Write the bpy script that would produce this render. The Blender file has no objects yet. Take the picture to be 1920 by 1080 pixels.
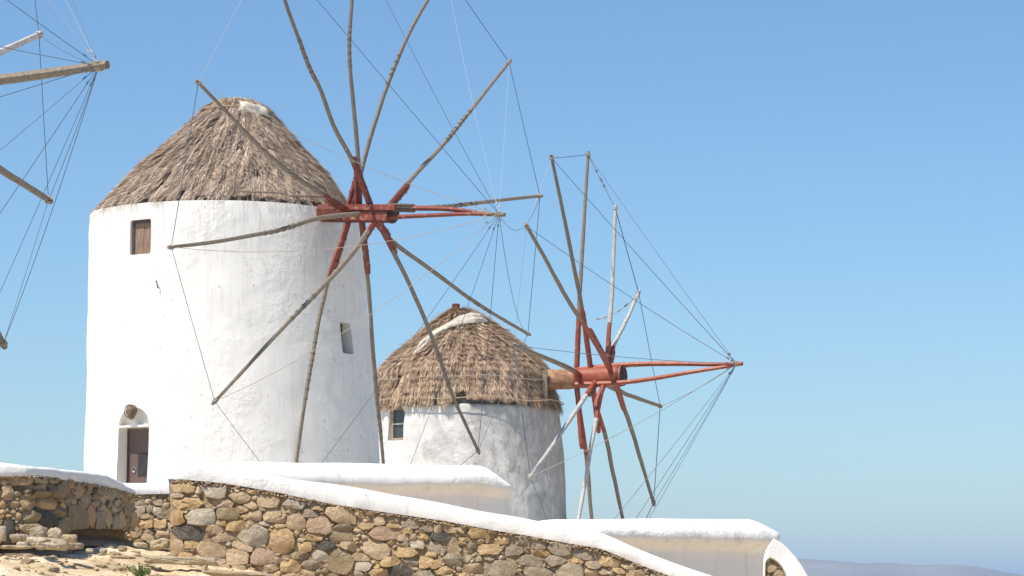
import bpy, bmesh, math, random
import numpy as np
from mathutils import Vector, noise
random.seed(7)
R = math.radians
scene = bpy.context.scene

# ------------------------------------------------------------------ camera
FPX, HOR = 5000.0, 1100.0                     # focal length in photo pixels, horizon row
PITCH = math.atan((HOR - 540) / FPX)
cam_d = bpy.data.cameras.new("camera")
cam_d.sensor_width = 36.0
cam_d.lens = 36.0 * FPX / 1920.0
cam_d.clip_start = 0.5
cam_d.clip_end = 60000
cam = bpy.data.objects.new("camera", cam_d)
scene.collection.objects.link(cam)
cam.location = (0, 0, 0)
cam.rotation_euler = (math.pi / 2 + PITCH, 0, 0)
scene.camera = cam

# ------------------------------------------------------------------ sky, sun, exposure
SUN_AZ, SUN_EL = -50.0, 61.0                  # azimuth: degrees to the left of "behind the camera"
sdir = Vector((math.sin(R(SUN_AZ)) * math.cos(R(SUN_EL)), -math.cos(R(SUN_AZ)) * math.cos(R(SUN_EL)), math.sin(R(SUN_EL))))
world = bpy.data.worlds.new("World")
scene.world = world
world.use_nodes = True
wt = world.node_tree
for n in list(wt.nodes): wt.nodes.remove(n)
wo = wt.nodes.new('ShaderNodeOutputWorld')
bg = wt.nodes.new('ShaderNodeBackground')
sky = wt.nodes.new('ShaderNodeTexSky')
sky.sky_type = 'NISHITA'
sky.sun_disc = False
sky.sun_elevation = R(SUN_EL)
sky.sun_rotation = math.atan2(sdir.x, sdir.y)
sky.altitude = 800
sky.air_density = 1.1
sky.dust_density = 0.8
sky.ozone_density = 7.0
bg.inputs['Strength'].default_value = 0.075
tint = wt.nodes.new('ShaderNodeMix'); tint.data_type = 'RGBA'; tint.blend_type = 'MULTIPLY'
tint.inputs[0].default_value = 1.0; tint.inputs[7].default_value = (0.85, 0.95, 0.955, 1)
wt.links.new(sky.outputs[0], tint.inputs[6]); wt.links.new(tint.outputs[2], bg.inputs[0])
wt.links.new(bg.outputs[0], wo.inputs[0])
sun_d = bpy.data.lights.new("sun", 'SUN')
sun_d.energy = 3.1
sun_d.angle = R(0.53)
sun_d.color = (1.0, 0.945, 0.86)
sun = bpy.data.objects.new("sun", sun_d)
scene.collection.objects.link(sun)
sun.rotation_euler = sdir.to_track_quat('Z', 'Y').to_euler()
scene.view_settings.view_transform = 'Standard'
scene.view_settings.look = 'None'
scene.view_settings.exposure = 1.0
scene.view_settings.gamma = 1.0
scene.view_settings.use_curve_mapping = False
scene.cycles.volume_bounces = 0
scene.cycles.max_bounces = 6

# ------------------------------------------------------------------ helpers
cp, sp_ = math.cos(PITCH), math.sin(PITCH)
def ray(px, py):
    x = (px - 960) / FPX; y = (540 - py) / FPX
    return Vector((x, cp - y * sp_, sp_ + y * cp))
def atY(px, py, Y):
    d = ray(px, py); return d * (Y / d.y)
def onplane(px, py, P, n):
    d = ray(px, py); return d * (P.dot(n) / d.dot(n))
def lerp(a, b, t): return a + (b - a) * t
def sstep(a, b, x):
    t = max(0.0, min(1.0, (x - a) / (b - a))); return t * t * (3 - 2 * t)
def interp(x, pts): return float(np.interp(x, [p[0] for p in pts], [p[1] for p in pts]))

ORG = {}
def link(o, parent, org):
    scene.collection.objects.link(o)
    po = Vector((0, 0, 0))
    if parent is not None:
        o.parent = parent; po = ORG[parent.name]
    o.location = org - po
    ORG[o.name] = org.copy()
def thing(name, label, cat, loc, group=None):
    o = bpy.data.objects.new(name, None)
    o.empty_display_size = 0.3
    link(o, None, Vector(loc))
    o['label'] = label; o['category'] = cat
    if group: o['group'] = group
    return o
def mk(name, V, F, mats, parent=None, org=None, smooth=True, sharp=40, midx=None, kind=None, label=None, cat=None, group=None):
    """one mesh object from world coordinates"""
    V = np.asarray([tuple(v) for v in V] if not isinstance(V, np.ndarray) else V, dtype=np.float64)
    if org is None:
        org = ORG[parent.name].copy() if parent is not None else Vector((0, 0, 0))
    elif isinstance(org, str):
        org = Vector(V.mean(axis=0)) if org == 'c' else Vector((V[:, 0].mean(), V[:, 1].mean(), V[:, 2].min()))
    me = bpy.data.meshes.new(name)
    V = V - np.array(org)
    if isinstance(F, np.ndarray):
        me.vertices.add(len(V)); me.vertices.foreach_set('co', V.astype(np.float32).ravel())
        k = F.shape[1]
        me.loops.add(F.size); me.loops.foreach_set('vertex_index', F.astype(np.int32).ravel())
        me.polygons.add(len(F)); me.polygons.foreach_set('loop_start', np.arange(0, F.size, k, dtype=np.int32))
        me.update(calc_edges=True)
    else:
        me.from_pydata(V.tolist(), [], F)
    if not isinstance(mats, (list, tuple)): mats = [mats]
    for m in mats: me.materials.append(m)
    if midx is not None: me.polygons.foreach_set('material_index', np.asarray(midx, dtype=np.int32))
    if smooth:
        me.shade_smooth()
        if sharp: me.set_sharp_from_angle(angle=R(sharp))
    o = bpy.data.objects.new(name, me)
    link(o, parent, org)
    if kind: o['kind'] = kind
    if label: o['label'] = label
    if cat: o['category'] = cat
    if group: o['group'] = group
    return o

def frame_of(d, up=Vector((0, 0, 1))):
    d = d.normalized()
    if abs(d.dot(up)) > 0.95: up = Vector((1, 0, 0))
    u = d.cross(up).normalized(); v = u.cross(d).normalized()
    return u, v
def tube(pts, rad, ns=6, V=None, F=None, M=None, mi=None, jit=0.0, cap=True, up=Vector((0, 0, 1)), flat=1.0, rot=0.0):
    """tube along pts; rad number or list; adds to V,F"""
    if V is None: V = []
    if F is None: F = []
    n = len(pts); b = len(V)
    if not isinstance(rad, (list, tuple)): rad = [rad] * n
    for i, p in enumerate(pts):
        d = (pts[min(i + 1, n - 1)] - pts[max(i - 1, 0)])
        u, v = frame_of(d, up)
        for k in range(ns):
            a = rot + 2 * math.pi * k / ns
            r = rad[i] * (1 + (random.uniform(-jit, jit) if jit else 0))
            V.append(p + u * (math.cos(a) * r) + v * (math.sin(a) * r * flat))
    for i in range(n - 1):
        for k in range(ns):
            k2 = (k + 1) % ns
            F.append((b + i * ns + k, b + i * ns + k2, b + (i + 1) * ns + k2, b + (i + 1) * ns + k))
            if M is not None: M.append(mi[i] if isinstance(mi, list) else (mi or 0))
    if cap:
        F.append(tuple(b + k for k in reversed(range(ns)))); F.append(tuple(b + (n - 1) * ns + k for k in range(ns)))
        if M is not None:
            M.append(mi[0] if isinstance(mi, list) else (mi or 0)); M.append(mi[-1] if isinstance(mi, list) else (mi or 0))
    return V, F
def box(V, F, c, ax, ay, az):
    b = len(V)
    for sx in (-1, 1):
        for sy in (-1, 1):
            for sz in (-1, 1):
                V.append(c + ax * sx + ay * sy + az * sz)
    for f in ((0, 1, 3, 2), (4, 6, 7, 5), (0, 4, 5, 1), (2, 3, 7, 6), (0, 2, 6, 4), (1, 5, 7, 3)):
        F.append(tuple(b + i for i in f))
def catmull(P, n):
    P = [Vector(p) for p in P]
    if len(P) == 2: return [P[0].lerp(P[1], i / n) for i in range(n + 1)]
    seg = [(P[i + 1] - P[i]).length for i in range(len(P) - 1)]
    tot = sum(seg); out = []
    E = [P[0] * 2 - P[1]] + P + [P[-1] * 2 - P[-2]]
    for k in range(n + 1):
        s = tot * k / n; i = 0
        while i < len(seg) - 1 and s > seg[i]: s -= seg[i]; i += 1
        t = min(1, s / seg[i]); a, b_, c, d = E[i], E[i + 1], E[i + 2], E[i + 3]
        m1 = (c - a) * 0.5; m2 = (d - b_) * 0.5
        # scale tangents to uneven spacing
        L = seg[i]; m1 = m1.normalized() * L; m2 = m2.normalized() * L
        t2, t3 = t * t, t * t * t
        out.append(b_ * (2 * t3 - 3 * t2 + 1) + m1 * (t3 - 2 * t2 + t) + c * (-2 * t3 + 3 * t2) + m2 * (t3 - t2))
    return out

# ------------------------------------------------------------------ materials
def newmat(name):
    m = bpy.data.materials.new(name); m.use_nodes = True
    nt = m.node_tree
    return m, nt, nt.nodes['Principled BSDF']
class NB:
    def __init__(s, nt): s.nt = nt
    def n(s, t, **kw):
        x = s.nt.nodes.new(t)
        for k, v in kw.items():
            if k.startswith('i_'): x.inputs[k[2:].replace('_', ' ')].default_value = v
            else: setattr(x, k, v)
        return x
    def l(s, a, b): s.nt.links.new(a, b)
    def coord(s, scale=(1, 1, 1), kind='Object', rot=(0, 0, 0)):
        t = s.n('ShaderNodeTexCoord'); m = s.n('ShaderNodeMapping')
        m.inputs['Scale'].default_value = scale; m.inputs['Rotation'].default_value = rot
        s.l(t.outputs[kind], m.inputs[0]); return m.outputs[0]
    def wcoord(s, scale=(1, 1, 1)):
        t = s.n('ShaderNodeNewGeometry'); m = s.n('ShaderNodeMapping')
        m.inputs['Scale'].default_value = scale
        s.l(t.outputs['Position'], m.inputs[0]); return m.outputs[0]
    def noise(s, vec, scale, detail=4, rough=0.55, dist=0.0):
        x = s.n('ShaderNodeTexNoise'); x.inputs['Scale'].default_value = scale
        x.inputs['Detail'].default_value = detail; x.inputs['Roughness'].default_value = rough
        x.inputs['Distortion'].default_value = dist
        s.l(vec, x.inputs['Vector']); return x.outputs['Fac']
    def ramp(s, fac, stops, interp_='LINEAR'):
        r = s.n('ShaderNodeValToRGB'); r.color_ramp.interpolation = interp_
        e = r.color_ramp.elements
        while len(e) < len(stops): e.new(0.5)
        for i, (p, c) in enumerate(stops):
            e[i].position = p; e[i].color = (c[0], c[1], c[2], 1) if not isinstance(c, (int, float)) else (c, c, c, 1)
        s.l(fac, r.inputs[0]); return r.outputs[0]
    def mix(s, fac, a, b, mode='MIX'):
        m = s.n('ShaderNodeMix'); m.data_type = 'RGBA'; m.blend_type = mode
        for sock, v in ((m.inputs[0], fac), (m.inputs[6], a), (m.inputs[7], b)):
            if isinstance(v, (int, float)): sock.default_value = v
            elif isinstance(v, tuple): sock.default_value = (v[0], v[1], v[2], 1)
            else: s.l(v, sock)
        return m.outputs[2]
    def math(s, op, a, b=0.0):
        m = s.n('ShaderNodeMath', operation=op)
        for i, v in enumerate((a, b)):
            if isinstance(v, (int, float)): m.inputs[i].default_value = v
            else: s.l(v, m.inputs[i])
        return m.outputs[0]
    def bump(s, h, strength, dist, nrm=None):
        b = s.n('ShaderNodeBump'); b.inputs['Strength'].default_value = strength; b.inputs['Distance'].default_value = dist
        s.l(h, b.inputs['Height'])
        if nrm is not None: s.l(nrm, b.inputs['Normal'])
        return b.outputs[0]

def plaster(name, base=(0.80, 0.765, 0.71), stain=(0.62, 0.58, 0.52), bs=1.0, weather=0):
    m, nt, bs_ = newmat(name); q = NB(nt)
    w = q.wcoord()
    big = q.noise(w, 0.7, 5, 0.6); mid = q.noise(w, 5.0, 6, 0.62); fine = q.noise(w, 30, 4, 0.6)
    streak = q.noise(q.wcoord((2.2, 2.2, 0.22)), 2.0, 5, 0.6)
    col = q.mix(q.ramp(streak, [(0.5, 0), (0.85, 0.6)]), base, stain)
    col = q.mix(q.ramp(big, [(0.52, 0), (0.8, 0.35)]), col, tuple(c * 0.9 for c in base))
    spots = q.noise(q.wcoord((1.2, 1.2, 0.7)), 6.5, 2, 0.4)
    col = q.mix(q.ramp(spots, [(0.745, 0), (0.775, 0.7)]), col, (0.38, 0.31, 0.24))
    # rain streaks and hairline cracks
    drip = q.noise(q.wcoord((7, 7, 0.35)), 1.6, 5, 0.65)
    col = q.mix(q.ramp(drip, [(0.56, 0), (0.74, 0.55)]), col, (0.50, 0.47, 0.42))
    vor = q.n('ShaderNodeTexVoronoi', feature='DISTANCE_TO_EDGE'); vor.inputs['Scale'].default_value = 1.1
    wv = q.n('ShaderNodeVectorMath', operation='ADD'); nz = q.n('ShaderNodeTexNoise'); nz.inputs['Scale'].default_value = 2.5; nz.inputs['Detail'].default_value = 6
    q.l(w, nz.inputs['Vector']); q.l(w, wv.inputs[0]); q.l(nz.outputs['Color'], wv.inputs[1]); q.l(wv.outputs[0], vor.inputs['Vector'])
    crack = q.math('MULTIPLY', q.ramp(vor.outputs['Distance'], [(0.0, 0.8), (0.012, 0)]), q.ramp(q.noise(w, 0.8, 2, 0.5), [(0.50, 0), (0.58, 1)]))
    if bs == 1.0: col = q.mix(crack, col, (0.46, 0.43, 0.39))
    patch = q.noise(q.wcoord((1, 1, 1.3)), 0.9, 2, 0.4, 0.8)
    col = q.mix(q.ramp(patch, [(0.55, 0), (0.565, 0.22)]), col, tuple(c * 0.93 for c in base))
    if not weather and bs == 1.0:
        g0 = q.n('ShaderNodeNewGeometry'); s0 = q.n('ShaderNodeSeparateXYZ'); q.l(g0.outputs['Position'], s0.inputs[0])
        m0 = q.n('ShaderNodeMapRange'); q.l(s0.outputs[2], m0.inputs[0])
        m0.inputs[1].default_value = 9.2; m0.inputs[2].default_value = 11.6
        run = q.ramp(q.noise(q.wcoord((9, 9, 0.5)), 1.5, 6, 0.7), [(0.46, 0), (0.70, 0.7)])
        col = q.mix(q.math('MULTIPLY', run, m0.outputs[0]), col, (0.42, 0.38, 0.32))
    if weather:
        # old flaking limewash over grey mortar: heavier towards the right-hand side of the wall
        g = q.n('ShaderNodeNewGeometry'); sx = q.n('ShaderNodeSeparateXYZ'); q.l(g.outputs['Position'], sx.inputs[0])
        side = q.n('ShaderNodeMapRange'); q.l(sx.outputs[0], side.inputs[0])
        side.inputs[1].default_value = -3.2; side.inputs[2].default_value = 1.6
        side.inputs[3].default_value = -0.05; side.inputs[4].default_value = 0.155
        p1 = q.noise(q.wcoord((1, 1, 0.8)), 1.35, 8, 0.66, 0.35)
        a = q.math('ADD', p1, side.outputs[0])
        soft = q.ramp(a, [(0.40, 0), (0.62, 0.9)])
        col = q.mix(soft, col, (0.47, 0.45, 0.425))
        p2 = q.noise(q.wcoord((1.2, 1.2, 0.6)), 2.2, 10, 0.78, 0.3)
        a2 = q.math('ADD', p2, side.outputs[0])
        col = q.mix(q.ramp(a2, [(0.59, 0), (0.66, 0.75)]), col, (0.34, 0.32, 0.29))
        col = q.mix(q.ramp(q.noise(w, 11, 6, 0.7), [(0.62, 0), (0.75, 0.45)]), col, (0.27, 0.26, 0.24))
    q.l(col, bs_.inputs['Base Color'])
    bs_.inputs['Roughness'].default_value = 0.92
    bs_.inputs['Specular IOR Level'].default_value = 0.2
    rough_zone = q.ramp(q.noise(w, 0.42, 3, 0.5), [(0.46, 0.05), (0.60, 1.0)])
    hh = q.math('MULTIPLY', mid, rough_zone)
    n1 = q.bump(hh, 0.55 * bs, 0.09)
    n2 = q.bump(fine, 0.22 * bs, 0.02, n1)
    q.l(n2, bs_.inputs['Normal'])
    return m
def simple(name, c1, c2, scale=8, rough=0.8, bump=0.3, bd=0.02, aniso=(1, 1, 1), extra=None, isl=0.0, objr=0.0, metallic=0.0, lo=0.35, hi=0.68):
    m, nt, b = newmat(name); q = NB(nt)
    v = q.coord(aniso)
    f = q.noise(v, scale, 6, 0.62)
    col = q.ramp(f, [(lo, c1), (hi, c2)])
    if extra:
        col = q.mix(q.ramp(q.noise(v, extra[1], 5, 0.65), [(extra[2], 0), (extra[2] + 0.06, 1)]), col, extra[0])
    if isl:
        g = q.n('ShaderNodeNewGeometry')
        col = q.mix(1.0, col, q.ramp(g.outputs['Random Per Island'], [(0, 1 - isl), (1, 1 + isl)]), 'MULTIPLY')
    if objr:
        g = q.n('ShaderNodeObjectInfo')
        col = q.mix(1.0, col, q.ramp(g.outputs['Random'], [(0, 1 - objr), (1, min(1.0, 1 + objr))]), 'MULTIPLY')
    q.l(col, b.inputs['Base Color'])
    b.inputs['Roughness'].default_value = rough; b.inputs['Metallic'].default_value = metallic
    b.inputs['Specular IOR Level'].default_value = 0.3
    if bump:
        h = q.noise(v, scale * 2.3, 6, 0.65)
        q.l(q.bump(h, bump, bd), b.inputs['Normal'])
    return m
M_white = plaster("whitewash")
M_cap = plaster("coping_whitewash", base=(0.82, 0.795, 0.75), bs=0.8)
M_old = plaster("weathered_plaster", base=(0.74, 0.71, 0.67), weather=1, bs=1.4)
M_wood = simple("weathered_timber", (0.17, 0.135, 0.10), (0.29, 0.235, 0.18), 14, 0.85, 0.5, 0.02, (1, 1, 1))
M_pale = simple("pale_timber", (0.36, 0.34, 0.30), (0.56, 0.53, 0.48), 7, 0.8, 0.4, 0.02)
M_red = simple("red_paint", (0.17, 0.042, 0.028), (0.25, 0.065, 0.04), 4, 0.55, 0.35, 0.01, extra=((0.34, 0.20, 0.15), 6, 0.58))
M_red2 = simple("orange_red_paint", (0.24, 0.052, 0.028), (0.36, 0.10, 0.05), 3, 0.5, 0.3, 0.01, extra=((0.42, 0.22, 0.15), 5, 0.60))
M_darkred = simple("dark_red_timber", (0.07, 0.022, 0.016), (0.19, 0.048, 0.032), 6, 0.6, 0.4, 0.02)
M_endgrain = simple("dark_end_grain", (0.03, 0.018, 0.015), (0.10, 0.055, 0.04), 12, 0.8, 0.4, 0.01)
M_shaftold = simple("worn_shaft_timber", (0.20, 0.085, 0.045), (0.42, 0.27, 0.16), 6, 0.85, 0.5, 0.02, (1, 1, 1))
M_rope = simple("rope_fibre", (0.26, 0.22, 0.17), (0.46, 0.40, 0.32), 30, 0.95, 0.4, 0.005)
M_darkrope = simple("tarred_rope", (0.10, 0.085, 0.065), (0.22, 0.19, 0.15), 30, 0.95, 0.4, 0.005)
M_palerope = simple("pale_rope", (0.34, 0.33, 0.31), (0.5, 0.49, 0.47), 30, 0.95, 0.2, 0.005)
M_wire = simple("steel_cable", (0.09, 0.12, 0.16), (0.14, 0.18, 0.23), 20, 0.6, 0, metallic=0.3)
M_voidshade = simple("void_shade_timber", (0.03, 0.024, 0.02), (0.075, 0.06, 0.048), 5, 0.95, 0.5, 0.04)
M_straw_core = simple("packed_straw", (0.13, 0.095, 0.065), (0.27, 0.20, 0.145), 6, 0.95, 0.6, 0.06, (3, 3, 0.6))
def straw(name, c0, c1, c2, dk=0.45):
    m, nt, b = newmat(name); q = NB(nt)
    g = q.n('ShaderNodeNewGeometry')
    col = q.ramp(g.outputs['Random Per Island'], [(0.0, c0), (0.45, c1), (1.0, c2)])
    big = q.noise(q.wcoord(), 1.1, 4, 0.6)
    col = q.mix(q.ramp(big, [(0.38, 0.25), (0.62, 0.0)]), col, tuple(c * dk for c in c1))
    q.l(col, b.inputs['Base Color']); b.inputs['Roughness'].default_value = 0.8
    b.inputs['Specular IOR Level'].default_value = 0.25
    return m
M_straw1 = straw("grey_brown_straw", (0.20, 0.14, 0.10), (0.57, 0.43, 0.32), (0.84, 0.70, 0.54))
M_straw2 = straw("golden_brown_straw", (0.22, 0.14, 0.09), (0.55, 0.395, 0.26), (0.80, 0.62, 0.43))
M_strawl = straw("pale_straw", (0.30, 0.21, 0.12), (0.50, 0.38, 0.25), (0.62, 0.50, 0.35), 0.8)
M_canvas = simple("canvas_cloth", (0.42, 0.37, 0.29), (0.66, 0.61, 0.52), 3, 0.9, 0.3, 0.02)
M_door = simple("brown_door_paint", (0.115, 0.075, 0.065), (0.16, 0.11, 0.098), 5, 0.6, 0.25, 0.01, (6, 6, 0.5))
M_doorpanel = simple("dark_door_panel", (0.03, 0.028, 0.028), (0.05, 0.046, 0.045), 8, 0.5, 0.1, 0.005)
M_shutter = simple("shutter_boards", (0.17, 0.105, 0.075), (0.40, 0.28, 0.19), 5, 0.8, 0.4, 0.01, (6, 6, 0.6), objr=0.2)
M_darkframe = simple("dark_frame_timber", (0.06, 0.045, 0.045), (0.11, 0.085, 0.08), 8, 0.7, 0.2, 0.01)
M_framewood = simple("window_frame_timber", (0.28, 0.22, 0.16), (0.42, 0.34, 0.26), 8, 0.75, 0.3, 0.01)
M_metal = simple("pale_metal", (0.45, 0.44, 0.42), (0.6, 0.58, 0.55), 20, 0.4, 0, metallic=0.8)
M_wicker = simple("brown_wicker", (0.10, 0.07, 0.045), (0.30, 0.21, 0.13), 30, 0.8, 0.5, 0.02)
M_moss = simple("green_lichen_rope", (0.10, 0.11, 0.05), (0.30, 0.28, 0.15), 30, 0.9, 0.3, 0.01)
mg, ntg, bg_ = newmat("window_glass")
bg_.inputs['Base Color'].default_value = (0.05, 0.06, 0.06, 1); bg_.inputs['Roughness'].default_value = 0.12
M_glass = mg
def stone_mat(name, a, b, vein=None, scale=5.0):
    m, nt, bs_ = newmat(name); q = NB(nt)
    oi = q.n('ShaderNodeObjectInfo')
    tc = q.n('ShaderNodeTexCoord'); add = q.n('ShaderNodeVectorMath', operation='ADD')
    g = q.n('ShaderNodeNewGeometry')
    q.l(g.outputs['Position'], add.inputs[0])
    v = add.outputs[0]
    f = q.noise(v, scale, 8, 0.7)
    fine = q.noise(v, 38, 5, 0.7)
    col = q.ramp(f, [(0.33, a), (0.66, b)])
    col = q.mix(q.ramp(fine, [(0.35, 0.32), (0.60, 0.0)]), col, tuple(c * 0.6 for c in a))
    if vein: col = q.mix(q.ramp(q.noise(v, 7, 7, 0.7, 0.6), [(0.58, 0), (0.66, 0.75)]), col, vein)
    rnd = q.math('ADD', oi.outputs['Random'], g.outputs['Random Per Island'])
    rnd = q.math('FRACT', rnd)
    col = q.mix(1.0, col, q.ramp(rnd, [(0, (0.86, 0.83, 0.79)), (0.5, (0.98, 0.96, 0.93)), (1, (1.0, 0.97, 0.90))]), 'MULTIPLY')
    q.l(col, bs_.inputs['Base Color']); bs_.inputs['Roughness'].default_value = 0.88
    bs_.inputs['Specular IOR Level'].default_value = 0.3
    h1 = q.noise(v, 9, 7, 0.7)
    n1 = q.bump(h1, 0.9, 0.09); n2 = q.bump(fine, 0.5, 0.018, n1)
    q.l(n2, bs_.inputs['Normal'])
    return m
S_OCH = stone_mat("ochre_stone", (0.52, 0.35, 0.17), (0.76, 0.55, 0.32), (0.76, 0.62, 0.43))
S_TAN = stone_mat("tan_stone", (0.48, 0.35, 0.21), (0.72, 0.55, 0.37), (0.74, 0.63, 0.48))
S_GRY = stone_mat("grey_stone", (0.36, 0.285, 0.20), (0.58, 0.475, 0.345), (0.66, 0.58, 0.46))
S_DRK = stone_mat("dark_slate", (0.10, 0.09, 0.075), (0.20, 0.18, 0.15), (0.22, 0.17, 0.11))
S_RED = stone_mat("reddish_stone", (0.46, 0.31, 0.20), (0.66, 0.48, 0.34), (0.60, 0.47, 0.36))
S_PAL = stone_mat("pale_stone", (0.48, 0.405, 0.30), (0.68, 0.59, 0.46), (0.74, 0.67, 0.56))
S_OLV = stone_mat("olive_stone", (0.32, 0.245, 0.14), (0.50, 0.40, 0.24), (0.60, 0.50, 0.33))
STONES = {'o': S_OCH, 't': S_TAN, 'g': S_GRY, 'd': S_DRK, 'r': S_RED, 'p': S_PAL, 'v': S_OLV}
M_mortar = stone_mat("earth_mortar", (0.34, 0.235, 0.135), (0.56, 0.42, 0.26), (0.62, 0.49, 0.33), 9)
def dirt_mat():
    m, nt, b = newmat("sandy_dirt"); q = NB(nt)
    w = q.wcoord()
    f = q.noise(w, 1.7, 8, 0.62); f2 = q.noise(w, 9, 8, 0.7); pb = q.noise(w, 46, 4, 0.6)
    col = q.ramp(f, [(0.36, (0.50, 0.36, 0.20)), (0.5, (0.66, 0.51, 0.325)), (0.64, (0.78, 0.66, 0.48))])
    col = q.mix(q.ramp(f2, [(0.34, 0.5), (0.5, 0)]), col, (0.50, 0.35, 0.20))
    col = q.mix(q.ramp(pb, [(0.33, 0.6), (0.45, 0)]), col, (0.26, 0.175, 0.10))
    col = q.mix(q.ramp(pb, [(0.66, 0), (0.74, 0.6)]), col, (0.66, 0.58, 0.44))
    g = q.n('ShaderNodeNewGeometry'); sx = q.n('ShaderNodeSeparateXYZ'); q.l(g.outputs['Position'], sx.inputs[0])
    mr = q.n('ShaderNodeMapRange'); q.l(sx.outputs[1], mr.inputs[0]); mr.inputs[1].default_value = 36.5; mr.inputs[2].default_value = 39
    col = q.mix(mr.outputs[0], col, q.ramp(f, [(0.3, (0.60, 0.54, 0.44)), (0.7, (0.70, 0.65, 0.56))]))  # unseen ground behind the walls made paler to bounce light onto the towers
    q.l(col, b.inputs['Base Color']); b.inputs['Roughness'].default_value = 0.95
    b.inputs['Specular IOR Level'].default_value = 0.1
    n1 = q.bump(f2, 0.6, 0.05); n2 = q.bump(pb, 0.5, 0.015, n1)
    q.l(n2, b.inputs['Normal'])
    return m
M_dirt = dirt_mat()

# ------------------------------------------------------------------ ground, sea, hills, haze
PAR1 = 36.0; PAR2 = 32.0; MIDY = 33.0; FW = 27.0
def ground_z(x, Y):
    if Y < 25: b = 0.43 - 0.085 * (25 - Y)
    else: b = 0.43 + 0.012 * (min(Y, 38) - 25)
    b -= 0.135 * max(0, min(x, -3.0) + 4.9)
    if x > -3.0: b -= 0.20 * min(x + 3.0, 6) 
    if x < -5.5: b += 0.04 * min(-5.5 - x, 8)
    # eroded bank under the left wall
    yy = min(Y, 106.0)
    top = (0.0375 if x < -4 else lerp(0.0375, 0.021, sstep(-4, -2.0, x))) * yy
    if Y > 80 and x < -4: top = min(top, 3.17)
    top = lerp(top, -2.5, sstep(0.055 * yy, 0.095 * yy, x))
    if Y > 36: b = lerp(b, top, sstep(37.0, 44, Y))
    r = math.hypot(x, Y - 50)
    if r > 95: b = lerp(b, -42.0, sstep(95, 240, r))
    if Y < 6: b -= 0.16 * min(6 - Y, 60)
    if Y < 40 and abs(x) < 9:
        v = Vector((x * 0.9, Y * 0.55, 0))
        b += 0.10 * noise.noise(v) + 0.05 * noise.noise(v * 2.9 + Vector((7, 1, 3))) + 0.03 * abs(noise.noise(v * 7.3)) + 0.014 * noise.noise(v * 19)
    else:
        b += 0.15 * noise.noise(Vector((x * 0.15, Y * 0.15, 0)))
    return b
xs = np.concatenate([np.linspace(-300, -14, 30)[:-1], np.linspace(-14, -7, 22)[:-1], np.linspace(-7, -1.5, 190)[:-1], np.linspace(-1.5, 6, 60)[:-1], np.linspace(6, 16, 22)[:-1], np.linspace(16, 300, 30)])
ys = np.concatenate([np.linspace(-200, 6, 26)[:-1], np.linspace(6, 17, 24)[:-1], np.linspace(17, 34, 260)[:-1], np.linspace(34, 60, 50)[:-1], np.linspace(60, 130, 40)[:-1], np.linspace(130, 400, 24)])
GV = [(x, y, ground_z(x, y)) for y in ys for x in xs]
nx = len(xs); ny = len(ys)
GF = np.array([(j * nx + i, j * nx + i + 1, (j + 1) * nx + i + 1, (j + 1) * nx + i) for j in range(ny - 1) for i in range(nx - 1)])
mk("ground", np.array(GV), GF, M_dirt, sharp=None, kind='structure')
m_sea = simple("sea_water", (0.012, 0.06, 0.10), (0.02, 0.09, 0.14), 0.05, 0.12, 0.3, 0.3)
sv = [(-30000, -9000, -36), (30000, -9000, -36), (30000, 40000, -36), (-30000, 40000, -36)]
mk("sea", sv, [(0, 1, 2, 3)], m_sea, smooth=False, kind='structure')
m_hill = simple("dry_hillside", (0.13, 0.11, 0.08), (0.27, 0.23, 0.17), 0.004, 0.95, 0)
def hills():
    V = []; F = []
    HY = 7000.0
    prof = [(1250, 1052), (1400, 1046), (1500, 1048), (1550, 1051), (1615, 1057), (1660, 1055), (1715, 1060), (1790, 1059), (1830, 1063), (1880, 1073), (1925, 1079), (2050, 1084), (2250, 1070), (2500, 1078), (2800, 1092)]
    cols = 150; rows = 14
    for j in range(rows):
        t = j / (rows - 1)
        for i in range(cols + 1):
            px = 1150 + (2900 - 1150) * i / cols
            py = interp(px, prof) if px > 1250 else 1052 + (1250 - px) * 0.45
            x = (px - 960) / FPX * HY
            zt = max(-30, (1100 - py) / FPX * HY * 1.0)
            Y = HY - 900 * (1 - t)
            h = lerp(-38, zt, t ** 1.4)
            h += (noise.noise(Vector((x * 0.006, Y * 0.006, 1))) * 18 + noise.noise(Vector((x * 0.02, Y * 0.02, 5))) * 6) * math.sin(math.pi * t) * 0.8
            V.append((x, Y, h))
    for i in range(cols + 1): V.append((V[(rows - 1) * (cols + 1) + i][0], HY + 900, -38))
    for j in range(rows):
        for i in range(cols):
            a = j * (cols + 1) + i
            F.append((a, a + 1, a + cols + 2, a + cols + 1))
    mk("hills", V, F, m_hill, sharp=None, kind='structure')
hills()
def haze():
    m = bpy.data.materials.new("haze_air"); m.use_nodes = True
    nt = m.node_tree
    for n in list(nt.nodes): nt.nodes.remove(n)
    o = nt.nodes.new('ShaderNodeOutputMaterial'); v = nt.nodes.new('ShaderNodeVolumePrincipled')
    v.inputs['Color'].default_value = (0.58, 0.76, 1.0, 1)
    v.inputs['Density'].default_value = HAZE
    v.inputs['Anisotropy'].default_value = 0.0
    nt.links.new(v.outputs[0], o.inputs['Volume'])
    V = []; F = []
    box(V, F, Vector((0, 15600, 35)), Vector((31000, 0, 0)), Vector((0, 25100, 0)), Vector((0, 0, 78)))
    mk("haze", V, F, m, smooth=False, kind='stuff')
HAZE = 1.3e-4
haze()

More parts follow.
